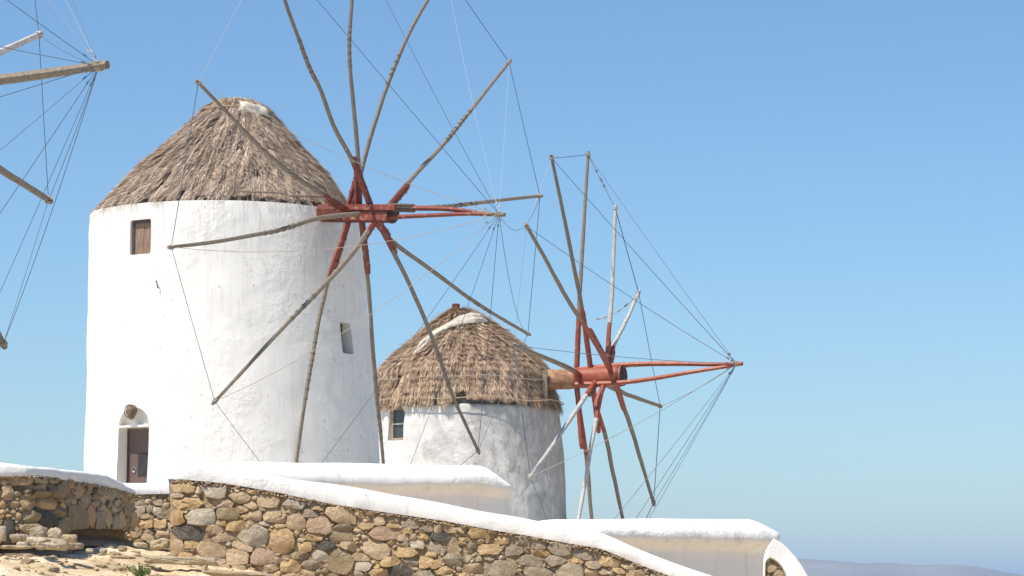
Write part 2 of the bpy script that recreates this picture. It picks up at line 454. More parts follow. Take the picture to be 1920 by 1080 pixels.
# ------------------------------------------------------------------ thatch machinery
def vnoise(u, v, seed, n=128):
    r = np.random.RandomState(seed); G = r.rand(n, n)
    ui = np.floor(u).astype(int); vi = np.floor(v).astype(int); fu = u - ui; fv = v - vi
    fu = fu * fu * (3 - 2 * fu); fv = fv * fv * (3 - 2 * fv)
    g = lambda a, b: G[a % n, b % n]
    return (g(ui, vi) * (1 - fu) + g(ui + 1, vi) * fu) * (1 - fv) + (g(ui, vi + 1) * (1 - fu) + g(ui + 1, vi + 1) * fu) * fv
class Lathe:
    """surface of revolution (drifting centre) given by photo rows: (row, left, right)"""
    def __init__(s, rows, Y):
        s.Y = Y
        pts = []
        for (py, xl, xr) in rows:
            L = atY(xl, py, Y); Rr = atY(xr, py, Y)
            pts.append((L.z, (L.x + Rr.x) / 2, (Rr.x - L.x) / 2))
        pts.sort()
        s.z = np.array([p[0] for p in pts]); s.c = np.array([p[1] for p in pts]); s.r = np.array([p[2] for p in pts])
        d = np.hypot(np.diff(s.z), np.diff(s.r)); s.L = np.concatenate([[0], np.cumsum(d)]); s.len = s.L[-1]
    def at(s, th, l):
        """th, l (length up the slope from the eave) -> position, outward normal, down-slope dir (arrays)"""
        th, l = np.broadcast_arrays(np.asarray(th, float), np.asarray(l, float))
        lc = np.clip(l, 0, s.len)
        def prof(q): return np.interp(q, s.L, s.z), np.interp(q, s.L, s.c), np.interp(q, s.L, s.r)
        z, c, r = prof(lc)
        e = 0.25
        z1, c1, r1 = prof(np.clip(lc + e, 0, s.len)); z0, c0, r0 = prof(np.clip(lc - e, 0, s.len))
        P = np.stack([c + r * np.sin(th), s.Y - r * np.cos(th), z], -1)
        P1 = np.stack([c1 + r1 * np.sin(th), s.Y - r1 * np.cos(th), z1], -1)
        P0 = np.stack([c0 + r0 * np.sin(th), s.Y - r0 * np.cos(th), z0], -1)
        D = P0 - P1; D /= np.linalg.norm(D, axis=-1, keepdims=True)
        T = np.stack([np.cos(th), np.sin(th), np.zeros_like(th)], -1)
        N = np.cross(D, T); N /= np.linalg.norm(N, axis=-1, keepdims=True)
        out = np.stack([np.sin(th), -np.cos(th), np.zeros_like(th)], -1)
        sgn = np.sign((N * (out + np.array([0, 0, 0.3]))).sum(-1, keepdims=True)); N = N * sgn
        below = np.clip(-l, 0, None)[..., None]
        P = P + D * below - np.array([0, 0, 1.0]) * below * 0.35
        return P, N, D, T
    def theta_of(s, px, py):
        z = atY(px, py, s.Y).z; x = atY(px, py, s.Y).x
        c = float(np.interp(z, s.z, s.c)); r = float(np.interp(z, s.z, s.r))
        sn = max(-0.98, min(0.98, (x - c) / r)); th = math.asin(sn)
        for _ in range(3):
            Yp = s.Y - r * math.cos(th)
            z = atY(px, py, Yp).z; x = atY(px, py, Yp).x
            c = float(np.interp(z, s.z, s.c)); r = float(np.interp(z, s.z, s.r))
            th = math.asin(max(-0.98, min(0.98, (x - c) / r)))
        return th, float(np.interp(z, s.z, s.L)), z
def thatch(lat, parent, mat, seed, rowh, spacing, blen, jit, lift, lump, eave, ang_sd, wid=0.02, hole=0.07, lmax=None, name="thatch", pitt=0.24, inset=0.13):
    rs = np.random.RandomState(seed)
    lmax = lmax if lmax is not None else lat.len
    TH = []; LE = []
    l = -0.02
    k = 0
    while l < lmax:
        r = float(np.interp(max(l, 0), lat.L, lat.r))
        n = max(60, int(2 * math.pi * r / spacing))
        th = rs.rand(n) * 2 * math.pi - math.pi
        TH.append(th); LE.append(np.full(n, l) + rs.randn(n) * jit)
        l += rowh; k += 1
    th = np.concatenate(TH); tip = np.concatenate(LE)
    rr = np.interp(np.clip(tip, 0, lat.len), lat.L, lat.r)
    u = (th + math.pi) * float(lat.r.max()) * 0.75
    lower = eave(th)                                   # lowest allowed tip, metres up the slope
    low = tip < lower
    tip = np.where(low, lower + np.abs(rs.randn(len(th))) * 0.05 - 0.10 * rs.rand(len(th)) - 0.13 * (vnoise((th + 4) * 9, tip * 0, seed + 20) - 0.35), tip)
    # clumps: shared bend and lift
    cl = vnoise(u / 0.12, tip / 0.45, seed + 1); cl2 = vnoise(u / 0.20, tip / 0.9, seed + 2); pit = vnoise(u / 0.14, tip / 0.34, seed + 6); cl3 = vnoise(u / 0.06, tip / 0.5, seed + 4)
    big = vnoise(u / 0.8, tip / 2.2, seed + 3)
    keep = ~((pit < pitt) | (rs.rand(len(th)) < hole))
    th, tip, cl, cl2, cl3, big, u = [a[keep] for a in (th, tip, cl, cl2, cl3, big, u)]
    n = len(th)
    ln = blen * (0.65 + 0.7 * rs.rand(n))
    ang = (cl - 0.5) * 2 * ang_sd * 1.6 + rs.randn(n) * ang_sd * 0.6 + (vnoise(u / 0.9, tip / 0.9, seed + 9) - 0.5) * ang_sd * 1.0
    base_off = (cl2 - 0.5) * lump + (big - 0.5) * lump * 0.8 + (cl3 - 0.5) * 0.05
    lf = lift * (0.25 + 1.1 * cl + 0.7 * rs.rand(n))
    stray = rs.rand(n) < 0.025
    ang = np.where(stray, ang + rs.randn(n) * 0.5, ang); lf = np.where(stray, lf * 1.9, lf)
    K = 4
    V = np.zeros((n, K, 2, 3))
    w = wid * (0.6 + 0.9 * rs.rand(n))
    yaw = rs.rand(n) * 0.9 - 0.45
    for q in range(K):
        t = q / (K - 1)
        lpos = tip + ln * (1 - t) * np.cos(ang)
        rloc = np.maximum(np.interp(np.clip(lpos, 0, lat.len), lat.L, lat.r), 0.35)
        thp = th + np.sin(ang) * ln * (t - 1) / rloc
        P, N, D, T = lat.at(thp, np.minimum(lpos, lat.len))
        off = (base_off + lf * (t ** 1.3) - 0.05 - inset * np.clip(lpos / 0.9, 0, 1))[:, None]
        P = P + N * off
        ww = (w * (1 - 0.75 * t ** 2))[:, None] * 0.5
        S = T * np.cos(yaw)[:, None] + N * np.sin(yaw)[:, None]
        V[:, q, 0] = P - S * ww; V[:, q, 1] = P + S * ww
    idx = np.arange(n * K * 2).reshape(n, K, 2)
    F = []
    for q in range(K - 1):
        F.append(np.stack([idx[:, q, 0], idx[:, q, 1], idx[:, q + 1, 1], idx[:, q + 1, 0]], -1))
    F = np.concatenate(F)
    return mk(name, V.reshape(-1, 3), F, mat, parent, sharp=None, kind='stuff')
def lathe_mesh(name, lat, parent, mat, off=0.0, amp=0.0, ns=120, nl=40, l0=0.0, l1=None, seed=0.0, low=None):
    l1 = l1 if l1 is not None else lat.len
    V = []; F = []
    for j in range(nl + 1):
        for i in range(ns):
            th = 2 * math.pi * i / ns - math.pi
            lo = low(th) if low else l0
            l = lerp(lo, l1, j / nl)
            P, N, D, T = lat.at(th, l)
            o = off + amp * noise.noise(Vector((P[0] * 2, P[1] * 2, P[2] * 2 + seed)))
            V.append(tuple(P + N * o))
    for j in range(nl):
        for i in range(ns):
            i2 = (i + 1) % ns
            F.append((j * ns + i, j * ns + i2, (j + 1) * ns + i2, (j + 1) * ns + i))
    F.append(tuple(nl * ns + i for i in range(ns))); F.append(tuple(reversed(range(ns))))
    return mk(name, V, F, mat, parent, sharp=60)

# ------------------------------------------------------------------ tower wall with cut openings
def tower_wall(rows, Y, parent, mat, cutters, amp=0.035, drop=0.0, name="tower_wall"):
    lat = Lathe(rows, Y)
    V = []; F = []; ns = 200; nl = 70
    z0, z1 = lat.z[0], lat.z[-1]
    for j in range(nl + 1):
        z = lerp(z0, z1, j / nl)
        c = float(np.interp(z, lat.z, lat.c)); r = float(np.interp(z, lat.z, lat.r))
        for i in range(ns):
            th = 2 * math.pi * i / ns
            rr = r + amp * noise.noise(Vector((math.sin(th) * r * 0.55, math.cos(th) * r * 0.55, z * 0.55))) + 0.4 * amp * noise.noise(Vector((math.sin(th) * r * 1.7, math.cos(th) * r * 1.7, z * 1.7)))
            if j == nl: rr -= 0.06
            V.append((c + rr * math.sin(th), Y - rr * math.cos(th), z + (0.035 * noise.noise(Vector((th * 6, 0, Y))) - drop * math.cos(th) if j == nl else 0)))
    for j in range(nl):
        for i in range(ns):
            i2 = (i + 1) % ns
            F.append((j * ns + i, j * ns + i2, (j + 1) * ns + i2, (j + 1) * ns + i))
    F.append(tuple(reversed(range(ns)))); F.append(tuple(nl * ns + i for i in range(ns)))
    o = mk(name, V, F, mat, parent, smooth=False)
    tmp = []
    for (CV, CF) in cutters:
        c = mk("cutter", CV, CF, mat, None, org=None, smooth=False); tmp.append(c)
        md = o.modifiers.new("b", 'BOOLEAN'); md.operation = 'DIFFERENCE'; md.object = c; md.solver = 'EXACT'
    if tmp:
        bpy.context.view_layer.update()
        dg = bpy.context.evaluated_depsgraph_get()
        me = bpy.data.meshes.new_from_object(o.evaluated_get(dg))
        o.modifiers.clear(); old = o.data; o.data = me; bpy.data.meshes.remove(old); me.name = name
        for c in tmp: bpy.data.objects.remove(c)
    bmn = bmesh.new(); bmn.from_mesh(o.data); bmesh.ops.recalc_face_normals(bmn, faces=bmn.faces); bmn.to_mesh(o.data); bmn.free()
    o.data.shade_smooth(); o.data.set_sharp_from_angle(angle=R(38))
    return o, lat
class Local:
    """local frame on a tower wall: right, up, out at azimuth th, height z"""
    def __init__(s, rows, Y, px, py):
        lat = Lathe(rows, Y); s.th, l, z = lat.theta_of(px, py)
        r = float(np.interp(z, lat.z, lat.r)); c = float(np.interp(z, lat.z, lat.c))
        s.out = Vector((math.sin(s.th), -math.cos(s.th), 0)); s.right = Vector((math.cos(s.th), math.sin(s.th), 0)); s.up = Vector((0, 0, 1))
        s.o = Vector((c, Y, z)) + s.out * r
    def p(s, x, z, d): return s.o + s.right * x + s.up * z + s.out * d
def prism(loc, outline, d0, d1):
    """outline (x,z) CCW seen from outside, extruded from depth d0 (back) to d1 (front)"""
    n = len(outline); V = [loc.p(x, z, d0) for x, z in outline] + [loc.p(x, z, d1) for x, z in outline]
    F = [tuple(reversed(range(n))), tuple(range(n, 2 * n))] + [(i, (i + 1) % n, n + (i + 1) % n, n + i) for i in range(n)]
    return V, F
def rrect(x0, x1, z0, z1, r, k=3):
    out = []
    for cx, cz, a0 in ((x1 - r, z0 + r, -90), (x1 - r, z1 - r, 0), (x0 + r, z1 - r, 90), (x0 + r, z0 + r, 180)):
        for i in range(k + 1):
            a = R(a0 + 90 * i / k); out.append((cx + r * math.cos(a), cz + r * math.sin(a)))
    return out
def lbox(loc, parent, name, mat, x0, x1, z0, z1, d0, d1, **kw):
    V, F = prism(loc, [(x0, z0), (x1, z0), (x1, z1), (x0, z1)], d0, d1)
    return mk(name, V, F, mat, parent, org='c', smooth=False, **kw)

# ------------------------------------------------------------------ rotor
def sagline(a, b, sag, n=14):
    return [a.lerp(b, i / n) - Vector((0, 0, 1)) * sag * 4 * (i / n) * (1 - i / n) for i in range(n + 1)]
def ring_wrap(V, F, c, d, r, turns, pitch, tr):
    u, v = frame_of(d); d = d.normalized(); P = []
    steps = int(turns * 9)
    for i in range(steps + 1):
        a = 2 * math.pi * i / 9
        P.append(c + d * (pitch * i / 9) + (u * math.cos(a) + v * math.sin(a)) * (r + tr * 0.5))
    tube(P, tr, 4, V, F)
def rotor(root, axA, axB, C, phi, shaft, spokes, bow, wires, redmat, thick, wire_r=0.0088, splice=False, flat_shaft=False):
    t = R(phi); pn = Vector((math.cos(t), math.sin(t), 0))
    A = onplane(axA[0], axA[1], C, pn); B = onplane(axB[0], axB[1], C, pn)
    a = (B - A).normalized()
    def station(px):
        yy = axA[1] + (axB[1] - axA[1]) * (px - axA[0]) / (axB[0] - axA[0])
        return onplane(px, yy, C, pn)
    tips = []
    for si, s in enumerate(spokes):
        S = station(s['b'])
        pts = [S] + [onplane(x, y, S, a) for (x, y) in s['p']]
        N = 26; P = catmull(pts, N)
        L = sum((P[i + 1] - P[i]).length for i in range(N)); acc = 0; red = []
        rad = []
        for i in range(N + 1):
            fr = i / N
            rad.append(thick * (1.15 - 0.42 * fr) * (1 + 0.07 * noise.noise(Vector((si * 3.1, fr * 9, 0)))))
        # wobble of hand-hewn timber
        P2 = []
        for i, p in enumerate(P):
            w = 0.016 * thick / 0.1 * math.sin(math.pi * i / N)
            P2.append(p + Vector((noise.noise(Vector((i * 0.35, si, 0))), noise.noise(Vector((i * 0.35, si, 9))), noise.noise(Vector((i * 0.35, si, 5))))) * w)
        P = P2
        cum = [0]
        for i in range(N): cum.append(cum[-1] + (P[i + 1] - P[i]).length)
        wood = s.get('m', M_wood)
        mi = [1 if cum[i + 1] < s.get('red', 1.6) else 0 for i in range(N)]
        V = []; F = []; MI = []
        tube(P, rad, 7 if not s.get('sq') else 4, V, F, MI, mi, jit=0.03, up=a, rot=random.random(), flat=0.85)
        o = mk("sail_spoke", V, F, [wood, redmat], root, org=P[0], midx=MI, label=s.get('label'))
        tip = P[-1]; d = (P[-1] - P[-2]).normalized(); tips.append(tip - d * 0.12)
        # rope whipping near the tip
        V = []; F = []; ring_wrap(V, F, tip - d * 0.20, d, rad[-1], 3.5, 0.035, 0.018)
        mk("tip_lashing", V, F, M_rope if wood is not M_pale else M_palerope, o, org=tip - d * 0.2)
        if s.get('sp'):
            f0, f1 = s['sp']; i0 = int(f0 * N); V = []; F = []
            k = f0
            while k < f1:
                i = min(N - 1, int(k * N)); q = P[i].lerp(P[i + 1], k * N - i); dd = P[i + 1] - P[i]
                ring_wrap(V, F, q, dd, rad[i] * 1.0, 1.4, 0.03, 0.010); k += random.uniform(0.018, 0.04)
            mk("splice_rope", V, F, M_darkrope, o, org=P[i0], kind="stuff")
            # second timber overlapping at the splice
            V = []; F = []
            sd = a.cross((P[-1] - P[0]).normalized()).normalized()
            i1 = min(N, int(f1 * N) + 1); sub = [P[i] + sd * rad[i] * 0.35 * (1 if si % 2 else -1) + a * 0.02 for i in range(i0 - 1, i1 + 1)]
            tube(sub, [0.03] + [thick * 0.55] * (len(sub) - 2) + [0.02], 6, V, F, jit=0.06, up=a)
            mk("splice_timber", V, F, wood, o, org=P[i0])
        # red brace plank bolted beside the foot
        bl = s.get('brace', 1.7)
        if bl:
            d0 = (pts[1] - pts[0]).normalized(); sd = a.cross(d0).normalized() * s.get('side', 1)
            w0 = thick * 1.15; c0 = S + sd * thick * 1.25 - a * 0.03
            outl = [(0.05, -w0), (bl - 0.18, -w0), (bl, -w0 * 0.2), (bl - 0.06, w0 * 0.7), (bl - 0.2, w0), (0.05, w0)]
            V = []; F = []; n = len(outl); hw = thick * 0.62
            for e in (-hw, hw):
                for (x, y) in outl: V.append(c0 + d0 * x + sd * y + a * e)
            F = [tuple(reversed(range(n))), tuple(range(n, 2 * n))] + [(i, (i + 1) % n, n + (i + 1) % n, n + i) for i in range(n)]
            br = mk("brace_plank", V, F, redmat, o, org=c0, smooth=False)
            V = []; F = []
            for x in (bl * 0.42, bl * 0.62, bl * 0.84):
                q = c0 + d0 * x; tube([q - sd * thick * 0.3 - a * (hw + 0.04), q - sd * thick * 0.3 + a * (hw + 0.06)], 0.02, 5, V, F)
                tube([q + sd * (w0 - 0.01), q + sd * (w0 + 0.06)], 0.016, 5, V, F)
            mk("bolts", V, F, M_darkred, o, org=c0, kind="stuff")
    # shaft
    x0, x1, r0, xr = shaft
    S0, S1 = station(x0), station(x1); ns = 8 if flat_shaft else 22
    SX = station(xr)
    V = []; F = []; MI = []
    pts = [S0 - a * 0.9, S0] + [S0.lerp(S1, k / 8) for k in range(1, 9)]
    fr = (SX - S0).length / (S1 - S0).length
    mi = [0, 0] + [0 if (k / 8) < fr else 1 for k in range(1, 8)]
    tube(pts, [r0 * 0.97 + 0.03 * r0 * (i % 2) for i in range(len(pts))], ns, V, F, MI, mi, jit=0.012, cap=True, rot=math.pi / 8)
    MI[-1] = 2
    sh = mk("drive_shaft", V, F, [M_shaftold if not flat_shaft else M_darkred, redmat if not flat_shaft else M_darkred, M_endgrain], root, org=S0, midx=MI)
    V = []; F = []; tube([S1 - a * 0.16, S1 - a * 0.07], r0 * 1.035, ns, V, F, rot=math.pi / 8)
    mk("shaft_band", V, F, M_darkred, sh, org=S1)
    tipb = None
    for bi, b in enumerate(bow):
        pts = [onplane(x, y, C, pn) + pn * b.get('off', 0) for (x, y) in b['p']]
        pts[-1] = pts[-1] - pn * b.get('off', 0) + pn * (0.05 if bi else -0.05)
        P = catmull(pts, 18)
        V = []; F = []; MI = []
        mi = [1 if i / 18 < b.get('red', 1) else 0 for i in range(18)]
        tube(P, [b['r'] * (1.05 - 0.35 * i / 18) for i in range(19)], 6, V, F, MI, mi, jit=0.05)
        bo = mk("bowsprit_timber", V, F, [M_wood, redmat], root, org=P[0], midx=MI)
        if b.get('wrap'):
            V = []; F = []; w0, w1 = b['wrap']
            i0, i1 = int(w0 * 18), int(w1 * 18)
            ring_wrap(V, F, P[i0], P[i1] - P[i0], b['r'] * 1.02, int((P[i1] - P[i0]).length / 0.085), 0.085, 0.028)
            mk("rope_wrap", V, F, M_darkrope, bo, org=P[i0])
        if bi == 0: tipb = P[-1] - (P[-1] - P[-2]).normalized() * 0.22; dirb = P[-1] - P[-2]; rb = b['r']
    V = []; F = []; ring_wrap(V, F, tipb - dirb.normalized() * 0.08, dirb, rb * 0.72, 4, 0.035, 0.016)
    mk("bowsprit_lashing", V, F, M_rope, root, org=tipb)
    # wires
    for w in wires:
        if w[0] == 'stay': p, q = tipb, tips[w[1]]
        else: p, q = tips[w[1]], tips[w[2]]
        sag, mat, rr = w[3], w[4], w[5] if len(w) > 5 else 1.0
        V = []; F = []; tube(sagline(p, q, sag), wire_r * rr * (0.6 if mat is M_palerope else 1), 4, V, F, cap=False)
        if w[0] == 'stay' or len(w) > 6:
            # knot where the line is made fast
            k = p.lerp(q, 0.04); tube([k, k + (q - p).normalized() * 0.09], wire_r * 2.6, 5, V, F)
        mk("stay_wire" if w[0] == 'stay' else "rim_wire", V, F, mat, root, org=p)
    return tips, tipb, a, station

# ================================================================== WINDMILL 1 (large, left of centre)
Y1 = 83.0
rows1 = [(404, 174, 664), (412, 173, 674), (440, 171, 679), (500, 169.5, 684), (600, 167.5, 691), (700, 165.5, 701), (800, 163, 708), (860, 161, 712), (905, 160, 716), (925, 159, 718)]
base1 = atY(437, 915, Y1)
mill1 = thing("windmill", "largest white round windmill with grey straw roof and arched door", "windmill", (base1.x, Y1, base1.z))
D1 = Local(rows1, Y1, 247, 856)
px1 = Y1 / FPX
halfw = 0.61
zt = (856 - 803) * px1; zb = -(912 - 856) * px1 - 0.3; za = (856 - 769) * px1
cut = []
cut.append(prism(D1, rrect(-halfw, halfw, zb, zt, 0.03), -0.55, 1.2))
arch = [(-halfw, zt - 0.02), (halfw, zt - 0.02)] + [(halfw * math.cos(R(a)), zt + 0.02 + (za - zt) * math.sin(R(a)) ** 0.9) for a in range(6, 175, 12)]
arch = [(-halfw, zt + 0.06), (halfw, zt + 0.06)] + arch[2:]
cut.append(prism(D1, arch, -0.30, 1.2))
W1 = Local(rows1, Y1, 262, 444)
wx, wz = 0.40, 0.53
cut.append(prism(W1, rrect(-wx, wx, -wz, wz, 0.06), -0.22, 1.0))
W2 = Local(rows1, Y1, 651, 634)
cut.append(prism(W2, rrect(-0.30, 0.30, -0.48, 0.48, 0.08), -0.42, 1.0))
wall1, wl1 = tower_wall(rows1, Y1, mill1, M_white, cut, drop=0.14)
# door
door = lbox(D1, mill1, "door", M_door, -halfw + 0.05, halfw - 0.05, zb, zt - 0.04, -0.53, -0.47)
for (a_, b_) in ((-halfw + 0.005, -halfw + 0.045), (halfw - 0.045, halfw - 0.005)):
    lbox(D1, door, "door_frame", M_darkframe, a_, b_, zb, zt - 0.035, -0.54, -0.44)
lbox(D1, door, "door_panel", M_doorpanel, -0.17, 0.30, -0.72 + 0.16, 0.12, -0.468, -0.455)
V = []; F = []
cc = D1.p(-0.31, -0.36, -0.445)
P = [cc + D1.right * (0.05 * math.cos(2 * math.pi * i / 12)) + D1.up * (0.08 * math.sin(2 * math.pi * i / 12)) for i in range(13)]
tube(P, 0.014, 5, V, F); mk("door_ring", V, F, M_metal, door, org=cc)
# basket lamp over the door
V = []; F = []; lc = D1.p(-0.02, za - 0.10, 0.02)
for i in range(9):
    a = math.pi * i / 8
    r = 0.175 * math.sin(a) ** 0.8 * (1.05 if i < 5 else 0.8)
    for k in range(12):
        an = 2 * math.pi * k / 12; V.append(lc + D1.right * r * math.cos(an) + D1.out * r * math.sin(an) + D1.up * (0.20 * math.cos(a) if i < 5 else 0.25 * math.cos(a)))
for i in range(8):
    for k in range(12): F.append((i * 12 + k, i * 12 + (k + 1) % 12, (i + 1) * 12 + (k + 1) % 12, (i + 1) * 12 + k))
lamp = mk("door_lamp", V, F, M_wicker, mill1, org=lc)
V = []; F = []
tube([lc + D1.right * (0.19 * math.cos(2 * math.pi * i / 14)) + D1.out * 0.1 + D1.up * (0.19 * math.sin(2 * math.pi * i / 14)) for i in range(15)], 0.016, 5, V, F)
mk("lamp_hoop", V, F, M_darkframe, lamp, org=lc)
# shuttered window
win = lbox(W1, mill1, "window", M_darkframe, -wx + 0.02, -wx + 0.09, -wz + 0.02, wz - 0.02, -0.22, -0.13)
lbox(W1, win, "frame", M_darkframe, -wx + 0.09, wx - 0.01, wz - 0.09, wz - 0.02, -0.22, -0.135)
for i in range(4):
    x0 = -wx + 0.095 + i * 0.172
    lbox(W1, win, "shutter_board", M_shutter, x0, x0 + 0.162, -wz + 0.02, wz - 0.095, -0.21, -0.165 + 0.012 * (i % 2))
# small slit window on the right
w2 = lbox(W2, mill1, "window", M_darkframe, -0.29, 0.29, -0.47, 0.47, -0.42, -0.38)
lbox(W2, w2, "pane", M_glass, -0.22, 0.22, -0.40, 0.34, -0.379, -0.372)
# iron hook in the plaster
H1 = Local(rows1, Y1, 297, 530)
V = []; F = []; tube([H1.p(-0.08, 0.05, -0.05), H1.p(-0.05, 0.03, 0.06), H1.p(0, 0.04, 0.12), H1.p(0.02, -0.08, 0.1), H1.p(0.03, -0.18, 0.08)], 0.02, 5, V, F)
mk("wall_hook", V, F, M_wood, mill1, org=H1.p(0, 0, 0))
# roof
roofrows1 = [(410, 174, 666), (385, 194, 655), (345, 230, 629), (290, 291, 580), (240, 345, 535), (215, 372, 514), (205, 384, 503), (190, 407, 478), (185, 418, 466)]
R1 = Lathe(roofrows1, Y1)
def eave1(th):
    th = np.asarray(th)
    a = R(2); b = R(58)
    gap = np.clip((th - a) / R(6), 0, 1) * np.clip((b - th) / R(6), 0, 1)
    return gap * (0.30 + 0.10 * np.sin(th * 37) + 0.06 * np.sin(th * 83)) - 0.17 - 0.14 * np.cos(th)
roof1 = lathe_mesh("roof_core", R1, mill1, M_straw_core, off=-0.17, amp=0.06, low=lambda th: float(eave1(th)) + 0.02)
thatch(R1, mill1, M_straw1, 11, 0.085, 0.0072, 0.36, 0.10, 0.085, 0.15, eave1, 0.17, wid=0.012, pitt=0.19, inset=0.05, lmax=R1.len * 0.93)
# timber ring beam and stubs in the open stretch of eave
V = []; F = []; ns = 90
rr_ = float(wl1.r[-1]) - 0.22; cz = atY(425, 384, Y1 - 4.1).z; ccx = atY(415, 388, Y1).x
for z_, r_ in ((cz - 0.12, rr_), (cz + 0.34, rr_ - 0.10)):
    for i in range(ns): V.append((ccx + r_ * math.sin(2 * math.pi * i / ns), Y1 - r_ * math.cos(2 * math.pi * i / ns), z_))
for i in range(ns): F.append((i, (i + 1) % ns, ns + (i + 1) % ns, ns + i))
mk("ring_beam", V, F, M_voidshade, mill1)  # beam coloured near-black to give the shade of the void under the eave
for px in (450, 476, 508, 546, 586):
    L_ = Local(roofrows1, Y1, px, 378)
    zc = atY(px, 378, Y1 - 4).z
    c = L_.o - L_.out * 0.18; c.z = zc + 0.02
    V = []; F = []; box(V, F, c, L_.right * 0.055, L_.out * 0.12, Vector((0, 0, 0.15)))
    mk("rafter_end", V, F, M_wood, mill1, org='c', smooth=False)
def eave_pole(pts, r):
    P = []
    for (x, y) in pts:
        th, l, z = R1.theta_of(x, y); p, n, d, t = R1.at(th, l); P.append(Vector(p + n * 0.14))
    V = []; F = []; tube(catmull(P, 10), r, 6, V, F, jit=0.08)
    mk("eave_pole", V, F, M_wood, mill1, org='c')
eave_pole([(442, 364), (480, 365), (532, 367)], 0.035)
eave_pole([(540, 372), (580, 373), (622, 375)], 0.035)
# plaited straw crown
def crown(lat, parent, l0, nrib, mat):
    V = []; F = []
    for i in range(nrib):
        th = 2 * math.pi * i / nrib; P = []
        for k in range(7):
            l = lerp(l0 + random.uniform(-0.05, 0.05), lat.len, k / 6)
            p, n, d, t = lat.at(th, l)
            P.append(Vector(p + n * (-0.06 + 0.04 * math.sin(k * 1.3 + i * 2.1))))
        tube(P, [0.04, 0.055, 0.05, 0.045, 0.04, 0.03, 0.02], 5, V, F, jit=0.1)
    mk("straw_crown", V, F, mat, parent, kind='stuff')
crown(R1, mill1, R1.len * 0.84, 44, M_strawl)
def roof_rope(lat, parent, l, r, mat, off=0.16, amp=0.05, name="binding_rope", a0=-math.pi, a1=math.pi, slope=0.0):
    P = []
    for i in range(61):
        th = lerp(a0, a1, i / 60); p, n, d, t = lat.at(th, l + slope * math.sin(th) + amp * noise.noise(Vector((th * 2, l, 0))))
        P.append(Vector(p + n * off))
    V = []; F = []; tube(P, r, 5, V, F, cap=False); mk(name, V, F, mat, parent)
roof_rope(R1, mill1, R1.len * 0.845, 0.028, M_strawl, off=0.03)
def canvas(name, lat, top, bot, label, seed, off0=0.15, nu=44, nv=14, fold=0.10):
    V = []; F = []
    for j in range(nv + 1):
        for i in range(nu + 1):
            s_ = i / nu
            tx = interp(s_, [(k / (len(top) - 1), p[0]) for k, p in enumerate(top)]); ty = interp(s_, [(k / (len(top) - 1), p[1]) for k, p in enumerate(top)])
            bx = interp(s_, [(k / (len(bot) - 1), p[0]) for k, p in enumerate(bot)]); by = interp(s_, [(k / (len(bot) - 1), p[1]) for k, p in enumerate(bot)])
            v = j / nv
            tx, bx = lerp(tx, bx, 0.0), bx; x = lerp(tx, bx, v) + 0.7 * noise.noise(Vector((i * 0.4, j * 0.4, seed))); y = lerp(ty, by, v) + 0.9 * noise.noise(Vector((i * 0.4, j * 0.4, seed + 5)))
            th, l, z = lat.theta_of(x, y)
            p, n, d, t = lat.at(th, l)
            f_ = fold * (abs(noise.noise(Vector((i * 0.05, j * 0.50, seed + 2)))) * 2.0 + 0.25 * noise.noise(Vector((i * 0.16, j * 0.7, seed + 3))))
            edge = min(v, 1 - v, s_ * 2, (1 - s_) * 2) * 4
            V.append(Vector(p) + Vector(n) * (off0 + f_ * min(1, edge) - 0.06 * max(0, 1 - edge)))
    for j in range(nv):
        for i in range(nu):
            a = j * (nu + 1) + i; F.append((a, a + 1, a + nu + 2, a + nu + 1))
    o = mk(name, V, F, M_canvas, None, org='b', sharp=None, label=label, cat="cloth")
    md = o.modifiers.new("t", 'SOLIDIFY'); md.thickness = 0.02
    return o
canvas("canvas_sheet", R1, [(449, 191), (462, 191), (475, 197), (486, 196), (494, 203)], [(447, 208), (462, 209), (480, 213), (494, 216), (506, 220)], "white canvas sheet draped over the top of the largest windmill's straw roof", 3.0, off0=0.05, nu=30, nv=12, fold=0.07)

